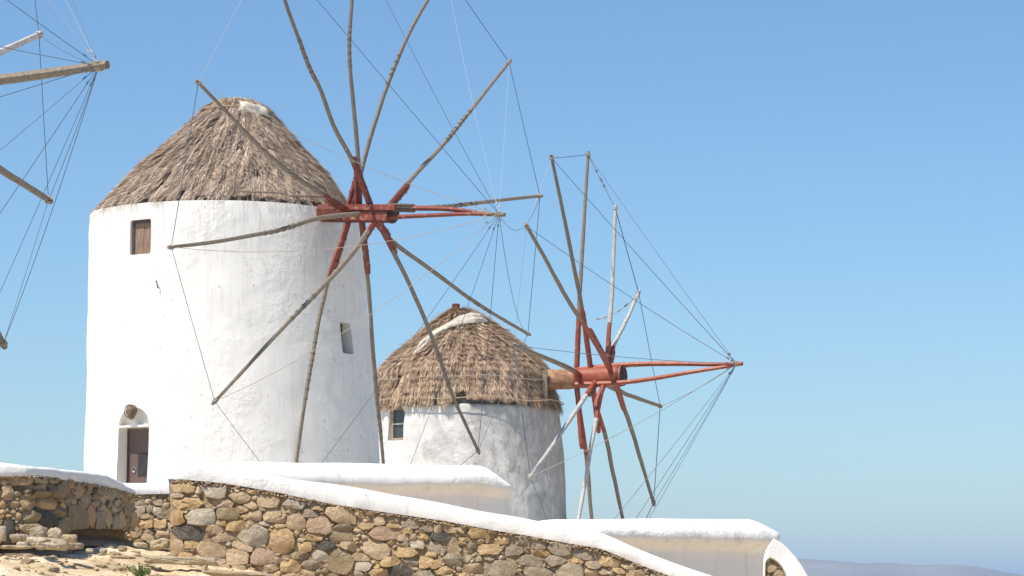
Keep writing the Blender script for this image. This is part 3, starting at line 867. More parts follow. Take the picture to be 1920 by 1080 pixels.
C1 = atY(430, 400, Y1)
spk1 = [
 dict(b=698, p=[(661, 302), (625, 235), (601, 168), (580, 127), (561, 75), (534, 0), (504, -112)], red=1.9, brace=1.9, side=-1, sp=(0.52, 0.68)),
 dict(b=675, p=[(674, 330), (665, 222), (656, 120), (655, 70), (660, 0), (662, -130)], red=1.4, brace=1.75, side=1, sp=(0.52, 0.68)),
 dict(b=655, p=[(678, 318), (697, 250), (716, 190), (734, 139), (770, 57), (802, 0), (838, -62)], red=1.2, brace=1.5, side=1, sp=(0.48, 0.62)),
 dict(b=716, p=[(772, 335), (832, 270), (882, 208), (958, 112)], red=1.55, brace=1.5, side=-1, sp=(0.48, 0.66)),
 dict(b=690, p=[(760, 391), (830, 388), (900, 380), (960, 373), (1017, 367)], red=1.2, brace=0, sp=(0.38, 0.6)),
 dict(b=690, p=[(730, 448), (800, 500), (890, 566), (950, 603), (994, 628)], red=0.8, brace=1.2, side=1, sp=(0.62, 0.75)),
 dict(b=700, p=[(735, 468), (765, 528), (810, 632), (846, 735), (899, 851)], red=1.7, brace=1.6, side=1, sp=(0.58, 0.70)),
 dict(b=675, p=[(683, 470), (690, 530), (697, 625), (704, 720), (715, 830), (729, 985)], red=2.0, brace=1.9, side=1, sp=(0.52, 0.72)),
 dict(b=655, p=[(640, 450), (622, 500), (600, 590), (582, 690), (566, 790), (545, 950)], red=2.1, brace=1.8, side=1, sp=(0.42, 0.66)),
 dict(b=709, p=[(665, 470), (600, 543), (535, 610), (470, 680), (398, 758)], red=0.9, brace=1.0, side=1, sp=(0.42, 0.55)),
 dict(b=685, p=[(640, 404), (590, 411), (530, 430), (480, 440), (400, 454), (315, 464)], red=0.1, brace=0, sp=(0.35, 0.55)),
 dict(b=664, p=[(612, 368), (560, 335), (500, 287), (460, 247), (425, 210), (367, 150)], red=1.6, brace=1.2, side=1, sp=(0.35, 0.42)),
]
wr1 = [('stay', i, None, sg, mt, 1.0) for i, sg, mt in ((0, .0, M_wire), (1, .1, M_wire), (2, .25, M_palerope), (3, .1, M_palerope), (5, .8, M_wire), (6, .1, M_wire), (7, .2, M_wire), (8, .15, M_wire), (9, .45, M_rope), (10, .5, M_rope), (11, .3, M_rope))]
wr1.append(('stay', 4, None, 0.75, M_wire, 1.0))
for i in range(12):
    j = (i + 1) % 12
    wr1.append(('rim', i, j, 0.02 if i not in (4,) else 0.05, M_palerope if i in (11,) else M_wire, 1.25))
bow1 = [dict(p=[(650, 389), (690, 388), (760, 390), (840, 392), (900, 399), (948, 403)], r=0.095, red=0.80, wrap=(0.28, 0.46)),
        dict(p=[(655, 411), (738, 408), (830, 404), (890, 402), (940, 403)], r=0.08, red=1.0, off=-0.12)]
tips1, tipb1, ax1, st1 = rotor(mill1, (620, 400), (948, 403), C1, 49, (632, 737, 0.29, 700), spk1, bow1, wr1, M_red, 0.070, splice=True, flat_shaft=True)
# square cheek beams on the hub
V = []; F = []
for (xa, xb, o_, zz) in ((654, 752, 0.29, 0.17), (658, 738, 0.30, -0.14)):
    a0, a1 = st1(xa), st1(xb); mid = (a0 + a1) / 2; d = (a1 - a0)
    hz = ax1.cross(Vector((0, 0, 1))).normalized(); hz = hz if hz.y < 0 else -hz
    upv = hz.cross(ax1).normalized(); upv = upv if upv.z > 0 else -upv
    V = []; F = []; box(V, F, mid + hz * (o_ - 0.03) + upv * zz, d * 0.5, hz * 0.045, upv * 0.085)
    mk("hub_cheek", V, F, M_red, mill1, org='c', smooth=False)

# ================================================================== WINDMILL 2 (small, grey)
Y2 = 99.0
rows2 = [(768, 707, 1047), (776, 706, 1049), (800, 704, 1052), (850, 702, 1056), (900, 700, 1059), (970, 696, 1063), (1000, 694, 1065)]
base2 = atY(880, 985, Y2)
mill2 = thing("windmill", "smaller windmill behind the low wall with patchy grey plaster and golden straw roof", "windmill", (base2.x, Y2, base2.z))
W3 = Local(rows2, Y2, 741, 795)
px2 = Y2 / FPX
cut = [prism(W3, rrect(-0.42, 0.46, -0.60, 0.75, 0.04), -0.24, 1.0)]
wall2, wl2 = tower_wall(rows2, Y2, mill2, M_old, cut, amp=0.05)
w3 = lbox(W3, mill2, "window", M_framewood, -0.41, -0.31, -0.58, 0.62, -0.24, -0.14)
lbox(W3, w3, "frame", M_framewood, 0.36, 0.45, -0.58, 0.62, -0.24, -0.14)
lbox(W3, w3, "frame", M_framewood, -0.308, 0.358, -0.58, -0.50, -0.24, -0.135)
lbox(W3, w3, "frame", M_framewood, -0.308, 0.358, -0.02, 0.04, -0.24, -0.15)
lbox(W3, w3, "frame", M_framewood, -0.308, 0.358, 0.53, 0.61, -0.24, -0.135)
lbox(W3, w3, "pane", M_glass, -0.308, 0.358, -0.498, -0.022, -0.235, -0.20)
lbox(W3, w3, "pane", M_glass, -0.308, 0.358, 0.042, 0.528, -0.235, -0.20)
# blind arch, a shallow panel of bare grey mortar
A2 = Local(rows2, Y2, 1008, 955)
V = []; F = []; ra = float(np.interp(A2.o.z, wl2.z, wl2.r))
for i in range(15):
    x = lerp(-0.62, 0.62, i / 14); ztop = 0.35 + 0.6 * math.sqrt(max(0, 1 - (x / 0.621) ** 2))
    for k in range(10):
        z = lerp(-0.9, ztop, k / 9); rz = float(np.interp(A2.o.z + z, wl2.z, wl2.r)); c0 = float(np.interp(A2.o.z + z, wl2.z, wl2.c)); th = A2.th + x / rz
        e = 0.035 + (0.012 if 0 < i < 14 and k < 9 else -0.05)
        V.append(Vector((c0 + (rz + e) * math.sin(th), Y2 - (rz + e) * math.cos(th), A2.o.z + z)))
for i in range(14):
    for k in range(9): F.append((i * 10 + k, (i + 1) * 10 + k, (i + 1) * 10 + k + 1, i * 10 + k + 1))
mk("blind_arch", V, F, simple("bare_grey_mortar", (0.30, 0.30, 0.29), (0.46, 0.46, 0.45), 2.2, 0.95, 0.3, 0.03, lo=0.3, hi=0.6), mill2, sharp=None)
roofrows2 = [(772, 700, 1050), (745, 698, 1048), (700, 702, 1040), (688, 708, 1032), (660, 738, 1003), (630, 772, 968), (600, 808, 926), (585, 828, 902), (577, 842, 884), (574, 850, 872)]
R2 = Lathe(roofrows2, Y2)
def eave2(th):
    th = np.asarray(th)
    g = np.clip((th + R(12)) / R(8), 0, 1) * np.clip((R(38) - th) / R(6), 0, 1)
    return 0.25 * g - 0.02 + 0.05 * np.sin(th * 41) - 0.18 * np.clip((th - R(42)) / R(10), 0, 1)*np.clip((R(75) - th) / R(6), 0, 1)
lathe_mesh("roof_core", R2, mill2, M_straw_core, off=-0.30, amp=0.08, low=lambda th: float(eave2(th)) + 0.05)
thatch(R2, mill2, M_straw2, 23, 0.26, 0.0040, 0.44, 0.055, 0.12, 0.15, eave2, 0.17, wid=0.017, pitt=0.17, hole=0.03, lmax=R2.len * 0.985)
V = []; F = []
rb_ = float(wl2.r[-1]) - 0.12; czz = atY(878, 760, Y2 - 3.4).z; cxx = float(wl2.c[-1])
for z_, r_ in ((czz - 0.02, rb_), (czz + 0.55, rb_ - 0.04)):
    for i in range(ns): V.append((cxx + r_ * math.sin(2 * math.pi * i / ns), Y2 - r_ * math.cos(2 * math.pi * i / ns), z_))
for i in range(ns): F.append((i, (i + 1) % ns, ns + (i + 1) % ns, ns + i))
mk("ring_beam", V, F, simple("grey_eave_boards", (0.09, 0.075, 0.065), (0.22, 0.19, 0.165), 4, 0.9, 0.5, 0.03, (1, 1, 5)), mill2)
roof_rope(R2, mill2, 0.28, 0.02, M_strawl, off=0.17, amp=0.12)
roof_rope(R2, mill2, 1.05, 0.014, M_rope, off=0.06, amp=0.10)
# red finial block
T2 = atY(855, 576, Y2); V = []; F = []
tube([Vector((T2.x, Y2, T2.z - 0.15)), Vector((T2.x, Y2, T2.z + 0.10)), Vector((T2.x, Y2, T2.z + 0.13))], [0.15, 0.155, 0.12], 10, V, F)
mk("roof_finial", V, F, M_darkred, mill2, org='c')
canvas("canvas_sheet", R2, [(774, 664), (790, 643), (812, 622), (840, 607), (862, 592), (880, 586), (898, 591), (914, 599)],
       [(778, 664), (793, 650), (815, 628), (842, 613), (860, 609), (878, 605), (898, 604), (915, 601)], "torn off-white canvas strip lying across the smaller windmill's golden straw roof", 8.0, off0=0.02, nu=60, nv=14, fold=0.11)
C2 = atY(878, 700, Y2)
spk2 = [
 dict(b=1109, p=[(1091, 579), (1072, 480), (1052, 380), (1033, 290)], red=2.6, brace=2.5, side=-1),
 dict(b=1080, p=[(1085, 584), (1090, 500), (1097, 380), (1103, 284)], red=2.4, brace=2.7, side=-1),
 dict(b=1137, p=[(1140, 647), (1147, 560), (1151, 470), (1154, 384)], red=2.2, brace=1.5, side=-1, m=M_pale),
 dict(b=1138, p=[(1150, 651), (1175, 600), (1199, 545)], red=1.5, brace=1.3, side=-1, m=M_pale),
 dict(b=1110, p=[(1165, 735), (1205, 750), (1240, 762)], red=0.5, brace=0.5, side=1),
 dict(b=1150, p=[(1162, 745), (1178, 786), (1203, 868), (1227, 948)], red=1.75, brace=1.6, side=1),
 dict(b=1109, p=[(1114, 748), (1136, 821), (1152, 900), (1182, 1040)], red=2.4, brace=2.1, side=1),
 dict(b=1080, p=[(1082, 735), (1090, 790), (1100, 860), (1118, 1090)], red=2.9, brace=2.6, side=1),
 dict(b=1136, p=[(1132, 716), (1112, 818), (1098, 900), (1066, 1080)], red=2.0, brace=1.5, side=1, m=M_pale),
 dict(b=1122, p=[(1082, 767), (1040, 830), (992, 897)], red=1.6, brace=1.2, side=1, m=M_pale),
 dict(b=1095, p=[(1068, 691), (1015, 668), (960, 646)], red=1.0, brace=0.7, side=1),
 dict(b=1150, p=[(1143, 692), (1102, 620), (1063, 560), (1025, 490), (985, 420)], red=3.4, brace=2.6, side=-1),
]
wr2 = [('stay', i, None, sg, mt, 1.0) for i, sg, mt in ((0, .05, M_wire), (1, .05, M_wire), (2, .3, M_palerope), (3, .2, M_palerope), (4, .12, M_rope), (5, .05, M_wire), (6, .05, M_wire), (7, .05, M_wire), (8, .1, M_wire), (9, .2, M_rope), (10, .1, M_wire), (11, .1, M_wire))]
for i in range(12):
    wr2.append(('rim', i, (i + 1) % 12, 0.02, M_palerope if i in (10, 11) else M_wire, 1.25 if i not in (1, 2) else 1.7))
bow2 = [dict(p=[(1085, 694), (1130, 688), (1190, 683), (1270, 682), (1345, 683), (1393, 682)], r=0.115, red=1),
        dict(p=[(1085, 722), (1165, 719), (1230, 711), (1300, 699), (1375, 685)], r=0.10, red=1, off=-0.30)]
tips2, tipb2, ax2, st2 = rotor(mill2, (1035, 712), (1393, 690), C2, 65, (1030, 1169, 0.385, 1068), spk2, bow2, wr2, M_red2, 0.092, wire_r=0.0105)
# small timber dormer where the shaft leaves the roof
q0 = st2(1032); hz = ax2.cross(Vector((0, 0, 1))).normalized()
if hz.y > 0: hz = -hz
V = []; F = []; box(V, F, q0 + hz * 0.50 + Vector((0, 0, -0.30)), ax2 * 0.10, hz * 0.025, Vector((0, 0, 0.62)))
mk("shaft_cheek", V, F, M_wood, mill2, org='c', smooth=False)
# turnbuckles on the upper rim wires
V = []; F = []
ta, tb = tips2[1], tips2[2]
for f0, f1 in ((0.42, 0.52), (0.54, 0.62), (0.28, 0.33)):
    tube([ta.lerp(tb, f0), ta.lerp(tb, (f0 + f1) / 2), ta.lerp(tb, f1)], [0.02, 0.05, 0.02], 6, V, F)
mk("turnbuckle", V, F, M_wire, mill2, org=ta)
V = []; F = []
p, q = tips2[3], tips2[3] + Vector((-1.6, 0, -1.0))
P = [tips2[3].lerp(q, i / 12) - Vector((0, 0, 0.22)) * 4 * (i / 12) * (1 - i / 12) for i in range(13)]
tube(P, 0.014, 4, V, F)
for k in (3, 5, 9, 11): tube([P[k], P[k + 1]], 0.035, 5, V, F)
mk("loose_rope", V, F, M_rope, mill2, org=p)

# ================================================================== WINDMILL 3 (mostly outside the frame, left)
Y3 = 60.0
HX, HYp = -200.0, 190.0
C3 = atY(-460, 190, Y3)
base3 = Vector((C3.x, Y3, 3.0))
mill3 = thing("windmill", "windmill at the left edge of the photo, only its pole tips and rigging in view", "windmill", base3)
def ell(a, rx=318, ry=690): return (HX + rx * math.cos(R(a)), HYp - ry * math.sin(R(a)))
spk3 = []
for k, a in enumerate(range(0, 360, 30)):
    tip = {0: (78, 63), 330: (96, 378), 300: (10, 652)}.get(a, ell(a + 11))
    b = HX + 18 * math.sin(k * 1.7)
    m_ = (lerp(b, tip[0], 0.5), lerp(HYp, tip[1], 0.5) )
    spk3.append(dict(b=b, p=[m_, tip], red=1.6, brace=1.5, side=1, m=M_wood if a != 0 else M_pale))
wr3 = [('stay', i, None, 0.08 if i != 10 else 0.2, M_wire if i not in (2, 3) else M_palerope, 1.1) for i in range(12)] + [('rim', i, (i + 1) % 12, 0.02, M_wire, 1.2) for i in range(12)]
bow3 = [dict(p=[(HX - 40, 172), (-60, 156), (60, 142), (204, 122)], r=0.145, red=0.30)]
rotor(mill3, (-300, 200), (204, 160), C3, 66, (-330, HX + 40, 0.42, HX - 60), spk3, bow3, wr3, M_red, 0.105, wire_r=0.0075)
rows3 = [(360, -690, -240), (500, -692, -236), (700, -696, -230), (890, -702, -224)]
tower_wall(rows3, Y3, mill3, M_white, [], amp=0.04)
R3 = Lathe([(372, -700, -232), (330, -670, -262), (250, -590, -340), (190, -530, -400), (160, -490, -440)], Y3)
lathe_mesh("roof_core", R3, mill3, M_straw_core, off=-0.05, amp=0.10)
thatch(R3, mill3, M_straw1, 31, 0.25, 0.03, 0.55, 0.07, 0.09, 0.2, lambda th: np.zeros_like(np.asarray(th, float)) - 0.1, 0.22, wid=0.04)

# ================================================================== RUBBLE WALLS
def pack(poly, hand, auto, seed, cap=1.7, gap=0.35):
    """irregular stones inside a photo-plane polygon -> list of (cx, cy, outline, size, colour)"""
    rs = np.random.RandomState(seed)
    xs_ = [p[0] for p in poly]; ys_ = [p[1] for p in poly]
    X0, Y0 = int(min(xs_)) - 4, int(min(ys_)) - 4; W = int(max(xs_)) + 5 - X0; H = int(max(ys_)) + 5 - Y0
    SS = 2
    gx, gy = np.meshgrid((np.arange(W * SS) + 0.5) / SS + X0, (np.arange(H * SS) + 0.5) / SS + Y0)
    ins = np.zeros(gx.shape, bool); n = len(poly)
    for i in range(n):
        x1, y1 = poly[i]; x2, y2 = poly[(i + 1) % n]
        if y1 == y2: continue
        c = ((y1 > gy) != (y2 > gy)) & (gx < (x2 - x1) * (gy - y1) / (y2 - y1) + x1); ins ^= c
    best = np.full(gx.shape, 9.0); own = np.full(gx.shape, -1)
    st = []
    def win(cx, cy, r):
        i0 = max(0, int((cy - r - Y0) * SS)); i1 = min(H * SS, int((cy + r - Y0) * SS) + 1)
        j0 = max(0, int((cx - r - X0) * SS)); j1 = min(W * SS, int((cx + r - X0) * SS) + 1)
        return slice(i0, i1), slice(j0, j1)
    def dist(cx, cy, a, b, rot, e, sl):
        dx = gx[sl] - cx; dy = gy[sl] - cy; c, s = math.cos(rot), math.sin(rot)
        u = np.abs(dx * c + dy * s) / a; v = np.abs(-dx * s + dy * c) / b
        return (u ** e + v ** e) ** (1 / e)
    def put(cx, cy, a, b, rot, e, col):
        sl = win(cx, cy, max(a, b) * 1.5)
        d = dist(cx, cy, a, b, rot, e, sl)
        m = (d < best[sl]) & (d < cap); best[sl][m] = d[m]; own[sl][m] = len(st)
        st.append((cx, cy, a, b, rot, e, col))
    for h in hand:
        cx, cy, w, hh, col = h[:5]; rot = h[5] if len(h) > 5 else rs.uniform(-0.08, 0.08)
        put(cx, cy, w / 2, hh / 2, rot, rs.choice([2.6, 3.6, 5.0]), col)
    for (a, b, tries) in auto:
        for _ in range(tries):
            cx = rs.uniform(X0, X0 + W); cy = rs.uniform(Y0, Y0 + H)
            aa = a * rs.uniform(0.75, 1.2); bb = b * rs.uniform(0.75, 1.2); k = stretch(cx, cy) if stretch else 1
            aa *= k[0] if stretch else 1; bb *= k[1] if stretch else 1
            ic = int((cy - Y0) * SS); jc = int((cx - X0) * SS)
            if ic < 0 or jc < 0 or ic >= H * SS or jc >= W * SS or not ins[ic, jc] or best[ic, jc] < 1.05: continue
            rot = rs.uniform(-0.25, 0.25); e = rs.choice([2.2, 3.0, 4.5])
            sl = win(cx, cy, max(aa, bb) * 1.1); d = dist(cx, cy, aa * 0.92, bb * 0.92, rot, e, sl)
            core = d < 1
            if core.sum() < 3 or (best[sl][core] < 1.0).mean() > 0.03 or (~ins[sl][core]).mean() > 0.12: continue
            put(cx, cy, aa, bb, rot, e, colour(rs, cx, cy))
    out = []
    for k, (cx, cy, a, b, rot, e, col) in enumerate(st):
        K = 12 if max(a, b) > 9 else 8; rad = []
        angs = [2 * math.pi * (i + rs.uniform(-0.22, 0.22)) / K for i in range(K)]
        for an in angs:
            r = 0.5; ca, sa = math.cos(an), math.sin(an)
            while r < max(a, b) * 1.6:
                i = int((cy + sa * r - Y0) * SS); j = int((cx + ca * r - X0) * SS)
                if i < 0 or j < 0 or i >= H * SS or j >= W * SS or own[i, j] != k or not ins[i, j]: break
                r += 0.5
            rad.append(max(0.6, r - gap))
        rad2 = [min(rad[i], 1.35 * (rad[i - 1] + rad[(i + 1) % K]) / 2 + 1) for i in range(K)]
        ol = [(cx + math.cos(an) * r, cy + math.sin(an) * r) for an, r in zip(angs, rad2)]
        area = 0.5 * abs(sum(ol[i][0] * ol[(i + 1) % K][1] - ol[(i + 1) % K][0] * ol[i][1] for i in range(K)))
        if area < 5: continue
        out.append((cx, cy, ol, math.sqrt(area), col, area))
    out.sort(key=lambda s: -s[5])
    return out
stretch = None
def colour(rs, x, y): return rs.choice(list('ttttooogrvp'))
def build_stones(stones, place, parent, seed, limit=290, proud=1.0):
    """place(px,py,d) -> world point d metres in front of the wall face"""
    rs = random.Random(seed); sV = []; sF = []; sM = []; keys = list('otgdrpv')
    for idx, (cx, cy, ol, size, col, area) in enumerate(stones):
        K = len(ol); m_px = (place(cx + 1, cy, 0) - place(cx, cy, 0)).length
        sm = size * m_px
        pr = (0.03 + 0.19 * sm * rs.uniform(0.35, 1.0)); pr = min(pr, 0.10) * (proud(cx) if callable(proud) else proud)
        V = []
        planes = []
        for _ in range(rs.choice([3, 4, 4, 5])):
            an = rs.uniform(0, 6.283); sl = rs.uniform(0.15, 1.1); planes.append((math.cos(an) * sl, math.sin(an) * sl * 1.2, rs.uniform(0.75, 1.25)))
        planes.append((rs.uniform(-.15, .15), rs.uniform(-.2, .1), 1.0))
        def hgt(x, y):
            u, v = (x - cx) / max(size * 0.6, 1), (y - cy) / max(size * 0.6, 1)
            return max(0.12, min(1.15, min(c_ + a_ * u + b_ * v for a_, b_, c_ in planes)))
        for (x, y) in ol: V.append(place(x, y, -0.10))
        for (sc, cl_) in ((1.0, 0.55), (0.92, 9), (0.5, 9)):
            for (x, y) in ol:
                ss = sc * (1 + rs.uniform(-0.05, 0.05) * (sc < 1)); xx = cx + (x - cx) * ss; yy = cy + (y - cy) * ss
                V.append(place(xx, yy, pr * (min(cl_, hgt(xx, yy)) + rs.uniform(-0.05, 0.05))))
        V.append(place(cx, cy, pr * hgt(cx, cy)))
        F = []
        for r in range(3):
            for i in range(K):
                i2 = (i + 1) % K; F.append((r * K + i2, r * K + i, (r + 1) * K + i, (r + 1) * K + i2))
        for i in range(K): F.append((3 * K + (i + 1) % K, 3 * K + i, 4 * K))
        if idx < limit:
            mk("stone", V, F, STONES[col], parent, org='c', sharp=24)
        else:
            b = len(sV); sV += V; sF += [tuple(b + q for q in f) for f in F]; sM += [keys.index(col)] * len(F)
    if sV: mk("small_stone", sV, sF, [STONES[k] for k in keys], parent, midx=sM, kind='stuff', sharp=33)
def coping(name, parent, stations, mat, thick, nround=6, over=0.05, ends=True, label=None, amp=0.012, cat=None):
    """stations: list of (front-bottom point, top height, outward normal, thickness)"""
    V = []; F = []; prof_n = None
    for si, (pb, ztop, nrm, th_) in enumerate(stations):
        h = ztop - pb.z; rr = min(0.10, h * 0.45, th_ * 0.4)
        pr = [(0.0 - 0.06, 0.0), (over, 0.0), (over + 0.008, h * 0.3), (over, h - rr)]
        for k in range(1, nround + 1):
            a = R(90 * k / nround); pr.append((over - rr + rr * math.cos(a), h - rr + rr * math.sin(a)))
        pr.append((-th_ * 0.5, h + 0.015))
        for k in range(0, nround + 1):
            a = R(90 + 90 * k / nround); pr.append((-th_ + rr + rr * math.cos(a), h - rr + rr * math.sin(a)))
        pr.append((-th_, -0.5))
        pr.append((-th_ + 0.1, -0.5))
        prof_n = len(pr)
        for (d, z) in pr:
            p = pb + nrm * d + Vector((0, 0, z))
            s_ = amp * noise.noise(p * 2.0) + amp * 0.5 * noise.noise(p * 6)
            V.append(p + nrm * s_ + Vector((0, 0, amp * 0.8 * noise.noise(p * 1.5 + Vector((3, 3, 3))))))
    n = len(stations)
    for i in range(n - 1):
        for k in range(prof_n):
            k2 = (k + 1) % prof_n
            F.append((i * prof_n + k, (i + 1) * prof_n + k, (i + 1) * prof_n + k2, i * prof_n + k2))
    F.append(tuple(range(prof_n))); F.append(tuple((n - 1) * prof_n + k for k in reversed(range(prof_n))))
    return mk(name, V, F, mat, parent, sharp=50, label=label, cat=cat)

# ---- front wall
topline = [(312, 904), (319, 897), (345, 881), (355, 869), (370, 868), (428, 878.5), (531, 896), (612, 907), (700, 922), (825, 944), (900, 958), (985, 974), (1066, 990), (1128, 1002), (1185, 1026), (1262, 1055), (1340, 1082), (1450, 1120), (1600, 1170)]
botline = [(312, 897), (320, 898), (419, 908), (531, 926), (612, 943), (706, 960), (831, 977), (916, 993), (993, 1006), (1077, 1022), (1128, 1031), (1185, 1053), (1255, 1080), (1400, 1128), (1600, 1195)]
botwall = [(312, 1054), (400, 1070), (560, 1096), (760, 1120), (1400, 1150), (1600, 1200)]
def FY(px): return FW + (0.25 * sstep(345, 312, px) if px < 345 else 0)
BAT = 0.17
def fplace(px, py, d):
    h = max(0, py - interp(px, botline)) / FPX * FW
    return atY(px, py, FY(px) - d - BAT * h)
front = thing("stone_wall", "long rubble stone wall in front with white coping sloping down to the right", "wall", atY(316, 1056, FW))
poly = [(x, interp(x, botline) + 1.5) for x in range(318, 1560, 12)] + [(x, interp(x, botwall)) for x in range(1556, 314, -12)]
def c7(l): return [(300 + a[0] * .3125, 860 + a[1] * .3125, a[2] * .3125, a[3] * .3125) + tuple(a[4:]) for a in l]
def c8(l): return [(800 + a[0] * .3854, 860 + a[1] * .3854, a[2] * .3854, a[3] * .3854) + tuple(a[4:]) for a in l]
hand = c7([(140,160,170,75,'o'),(235,185,50,60,'t'),(330,195,135,80,'p'),(475,232,140,60,'t'),(650,255,145,70,'t'),(100,218,100,30,'t'),(215,222,110,20,'t'),(180,272,265,70,'o'),(385,268,140,50,'t'),(98,350,85,90,'o'),(252,345,160,105,'p'),(402,332,130,75,'v'),(495,307,75,35,'o'),(555,340,120,60,'t'),(670,345,110,80,'t',-.3),(800,272,160,60,'p'),(775,315,90,35,'t'),(365,383,70,40,'o'),(455,398,120,65,'o'),(535,398,50,60,'t'),(625,390,110,30,'g'),(720,370,60,40,'t'),(725,405,70,30,'o'),(812,382,110,90,'t',.3),(905,330,90,50,'g'),(955,400,140,105,'r'),(945,290,100,35,'t'),(1100,340,205,85,'t',.25),(165,445,230,85,'d'),(325,428,110,60,'t'),(370,475,170,55,'r',-.15),(560,470,190,125,'p',-.4),(728,490,155,135,'o'),(845,487,65,25,'t'),(925,468,115,40,'o'),(1108,410,120,40,'g'),(1085,470,150,60,'v'),(858,528,95,50,'o'),(1000,525,115,55,'d'),(90,520,90,90,'t'),(190,515,80,50,'o'),(315,545,160,95,'t'),(468,585,145,95,'t'),(505,530,145,55,'t',.3),(612,585,145,100,'r'),(700,610,50,50,'g'),(780,645,130,65,'o'),(830,583,150,40,'v'),(970,585,110,60,'p',.3),(910,640,140,50,'g'),(1075,615,160,150,'v'),(1130,525,110,50,'t',.3),(1205,590,125,45,'t'),(1210,645,120,50,'p'),(1290,545,170,110,'t',.3),(1345,450,185,75,'r'),(1240,405,95,40,'o'),(1310,372,90,50,'t'),(1190,330,70,50,'o',.4),(1260,325,80,35,'t'),(1395,400,80,30,'o'),(1400,370,80,30,'t'),(1515,385,110,60,'g'),(1460,475,70,45,'t'),(1515,472,40,40,'t'),(1580,475,60,35,'o'),(1485,435,75,30,'o'),(1505,350,60,25,'o'),(1665,415,45,55,'t'),(1600,420,70,35,'g'),(1770,425,145,60,'t',.2),(1690,473,145,50,'d'),(1815,490,90,35,'o'),(1700,530,180,60,'g'),(1545,520,90,50,'p'),(1460,515,80,35,'g'),(1480,560,190,55,'o'),(1385,620,120,60,'o'),(1615,625,140,60,'o'),(1780,600,150,85,'g'),(1625,575,60,30,'o'),(1855,540,80,50,'g'),(1440,670,130,60,'d'),(1310,685,110,50,'o')])
hand += c8([(75,430,150,55,'g'),(150,345,110,50,'t'),(270,365,140,45,'o'),(370,395,70,35,'o'),(305,443,125,45,'o'),(210,435,60,40,'g'),(170,405,70,25,'o'),(150,485,120,60,'g'),(450,400,110,50,'g',.15),(425,450,95,45,'g'),(550,415,90,50,'g',.4),(640,430,120,70,'g',.2),(560,458,110,30,'o'),(485,495,170,45,'g'),(40,510,70,50,'o'),(225,535,110,40,'t'),(350,535,150,80,'g'),(540,555,120,40,'g'),(630,495,120,45,'g'),(770,462,120,70,'g'),(700,545,130,80,'g'),(735,497,70,30,'o'),(890,500,110,45,'o',.25),(930,470,150,34,'v',.35),(800,555,70,40,'o'),(985,525,90,30,'t',.3),(1010,560,80,40,'t')])
hand = [h for h in hand if 318 < h[0]]
def colour(rs, x, y):
    if x < 820: return rs.choice(list('tttttoooovgp'))
    return rs.choice(list('ggggttoovp'))
auto = [(26, 12, 200), (19, 8.5, 900), (14, 6.5, 2800), (10, 5, 5000), (6.5, 4, 9000), (4, 2.8, 12000)]
build_stones(pack(poly, hand, auto, 5), fplace, front, 5, limit=295)
def wall_body(parent, place, xs_, topf, botf, depth, mat, name="mortar_bed", back=0.35):
    V = []; F = []; n = 0
    for x in xs_:
        t = topf(x); b = botf(x)
        for k in range(9):
            y = lerp(t, b, k / 8)
            V.append(place(x, y, 0.0 + 0.012 * noise.noise(Vector((x * .08, y * .08, 0)))))
        V.append(place(x, b, -depth)); V.append(place(x, t, -depth)); n += 1
    m = 11
    for i in range(n - 1):
        for k in range(m):
            k2 = (k + 1) % m; F.append((i * m + k2, i * m + k, (i + 1) * m + k, (i + 1) * m + k2))
    F.append(tuple(range(m))); F.append(tuple((n - 1) * m + k for k in reversed(range(m))))
    mk(name, V, F, mat, parent, sharp=60)
wall_body(front, fplace, list(range(319, 1600, 8)), lambda x: interp(x, botline) - 3, lambda x: interp(x, botwall) + 12, 0.45, M_mortar)
sts = []
def smooth_line(x, line, w=14): return sum(interp(x + k * w / 3, line) for k in (-2, -1, 0, 1, 2)) / 5
for x in [314, 317, 322, 330, 338, 346, 354, 362, 370, 378] + list(range(390, 1600, 9)):
    Y = FY(x) ; pb = atY(x, smooth_line(x, botline) if x > 330 else interp(x, botline) + 1, Y)
    pt = atY(x, smooth_line(x, topline, 10) if x > 420 else interp(x, topline), Y - 0.03)
    sts.append((pb, max(pt.z, pb.z + 0.03), Vector((0, -1, 0)), 0.55))
coping("coping", front, sts, M_cap, 0.55, over=0.035, amp=0.02)
# ragged crumbs of mortar under the coping edge
def crumbs(parent, line, place, x0, x1, n, seed, mat):
    rs = random.Random(seed); V = []; F = []
    for _ in range(n):
        x = rs.uniform(x0, x1); y = interp(x, line) + rs.uniform(-1, 5) ; r = rs.uniform(1.0, 3.0)
        K = 6; b = len(V)
        for sc, d in ((1, 0.0), (0.8, rs.uniform(0.02, 0.06))):
            for i in range(K):
                a = 2 * math.pi * i / K; V.append(place(x + math.cos(a) * r * sc * rs.uniform(.8, 1.6), y + math.sin(a) * r * 0.7 * sc, d))
        for i in range(K):
            i2 = (i + 1) % K; F.append((b + i2, b + i, b + K + i, b + K + i2))
        F.append(tuple(b + K + i for i in reversed(range(K))))
    mk("mortar_crumb", V, F, mat, parent, kind='stuff', smooth=False)
crumbs(front, botline, fplace, 320, 1260, 700, 3, S_TAN)

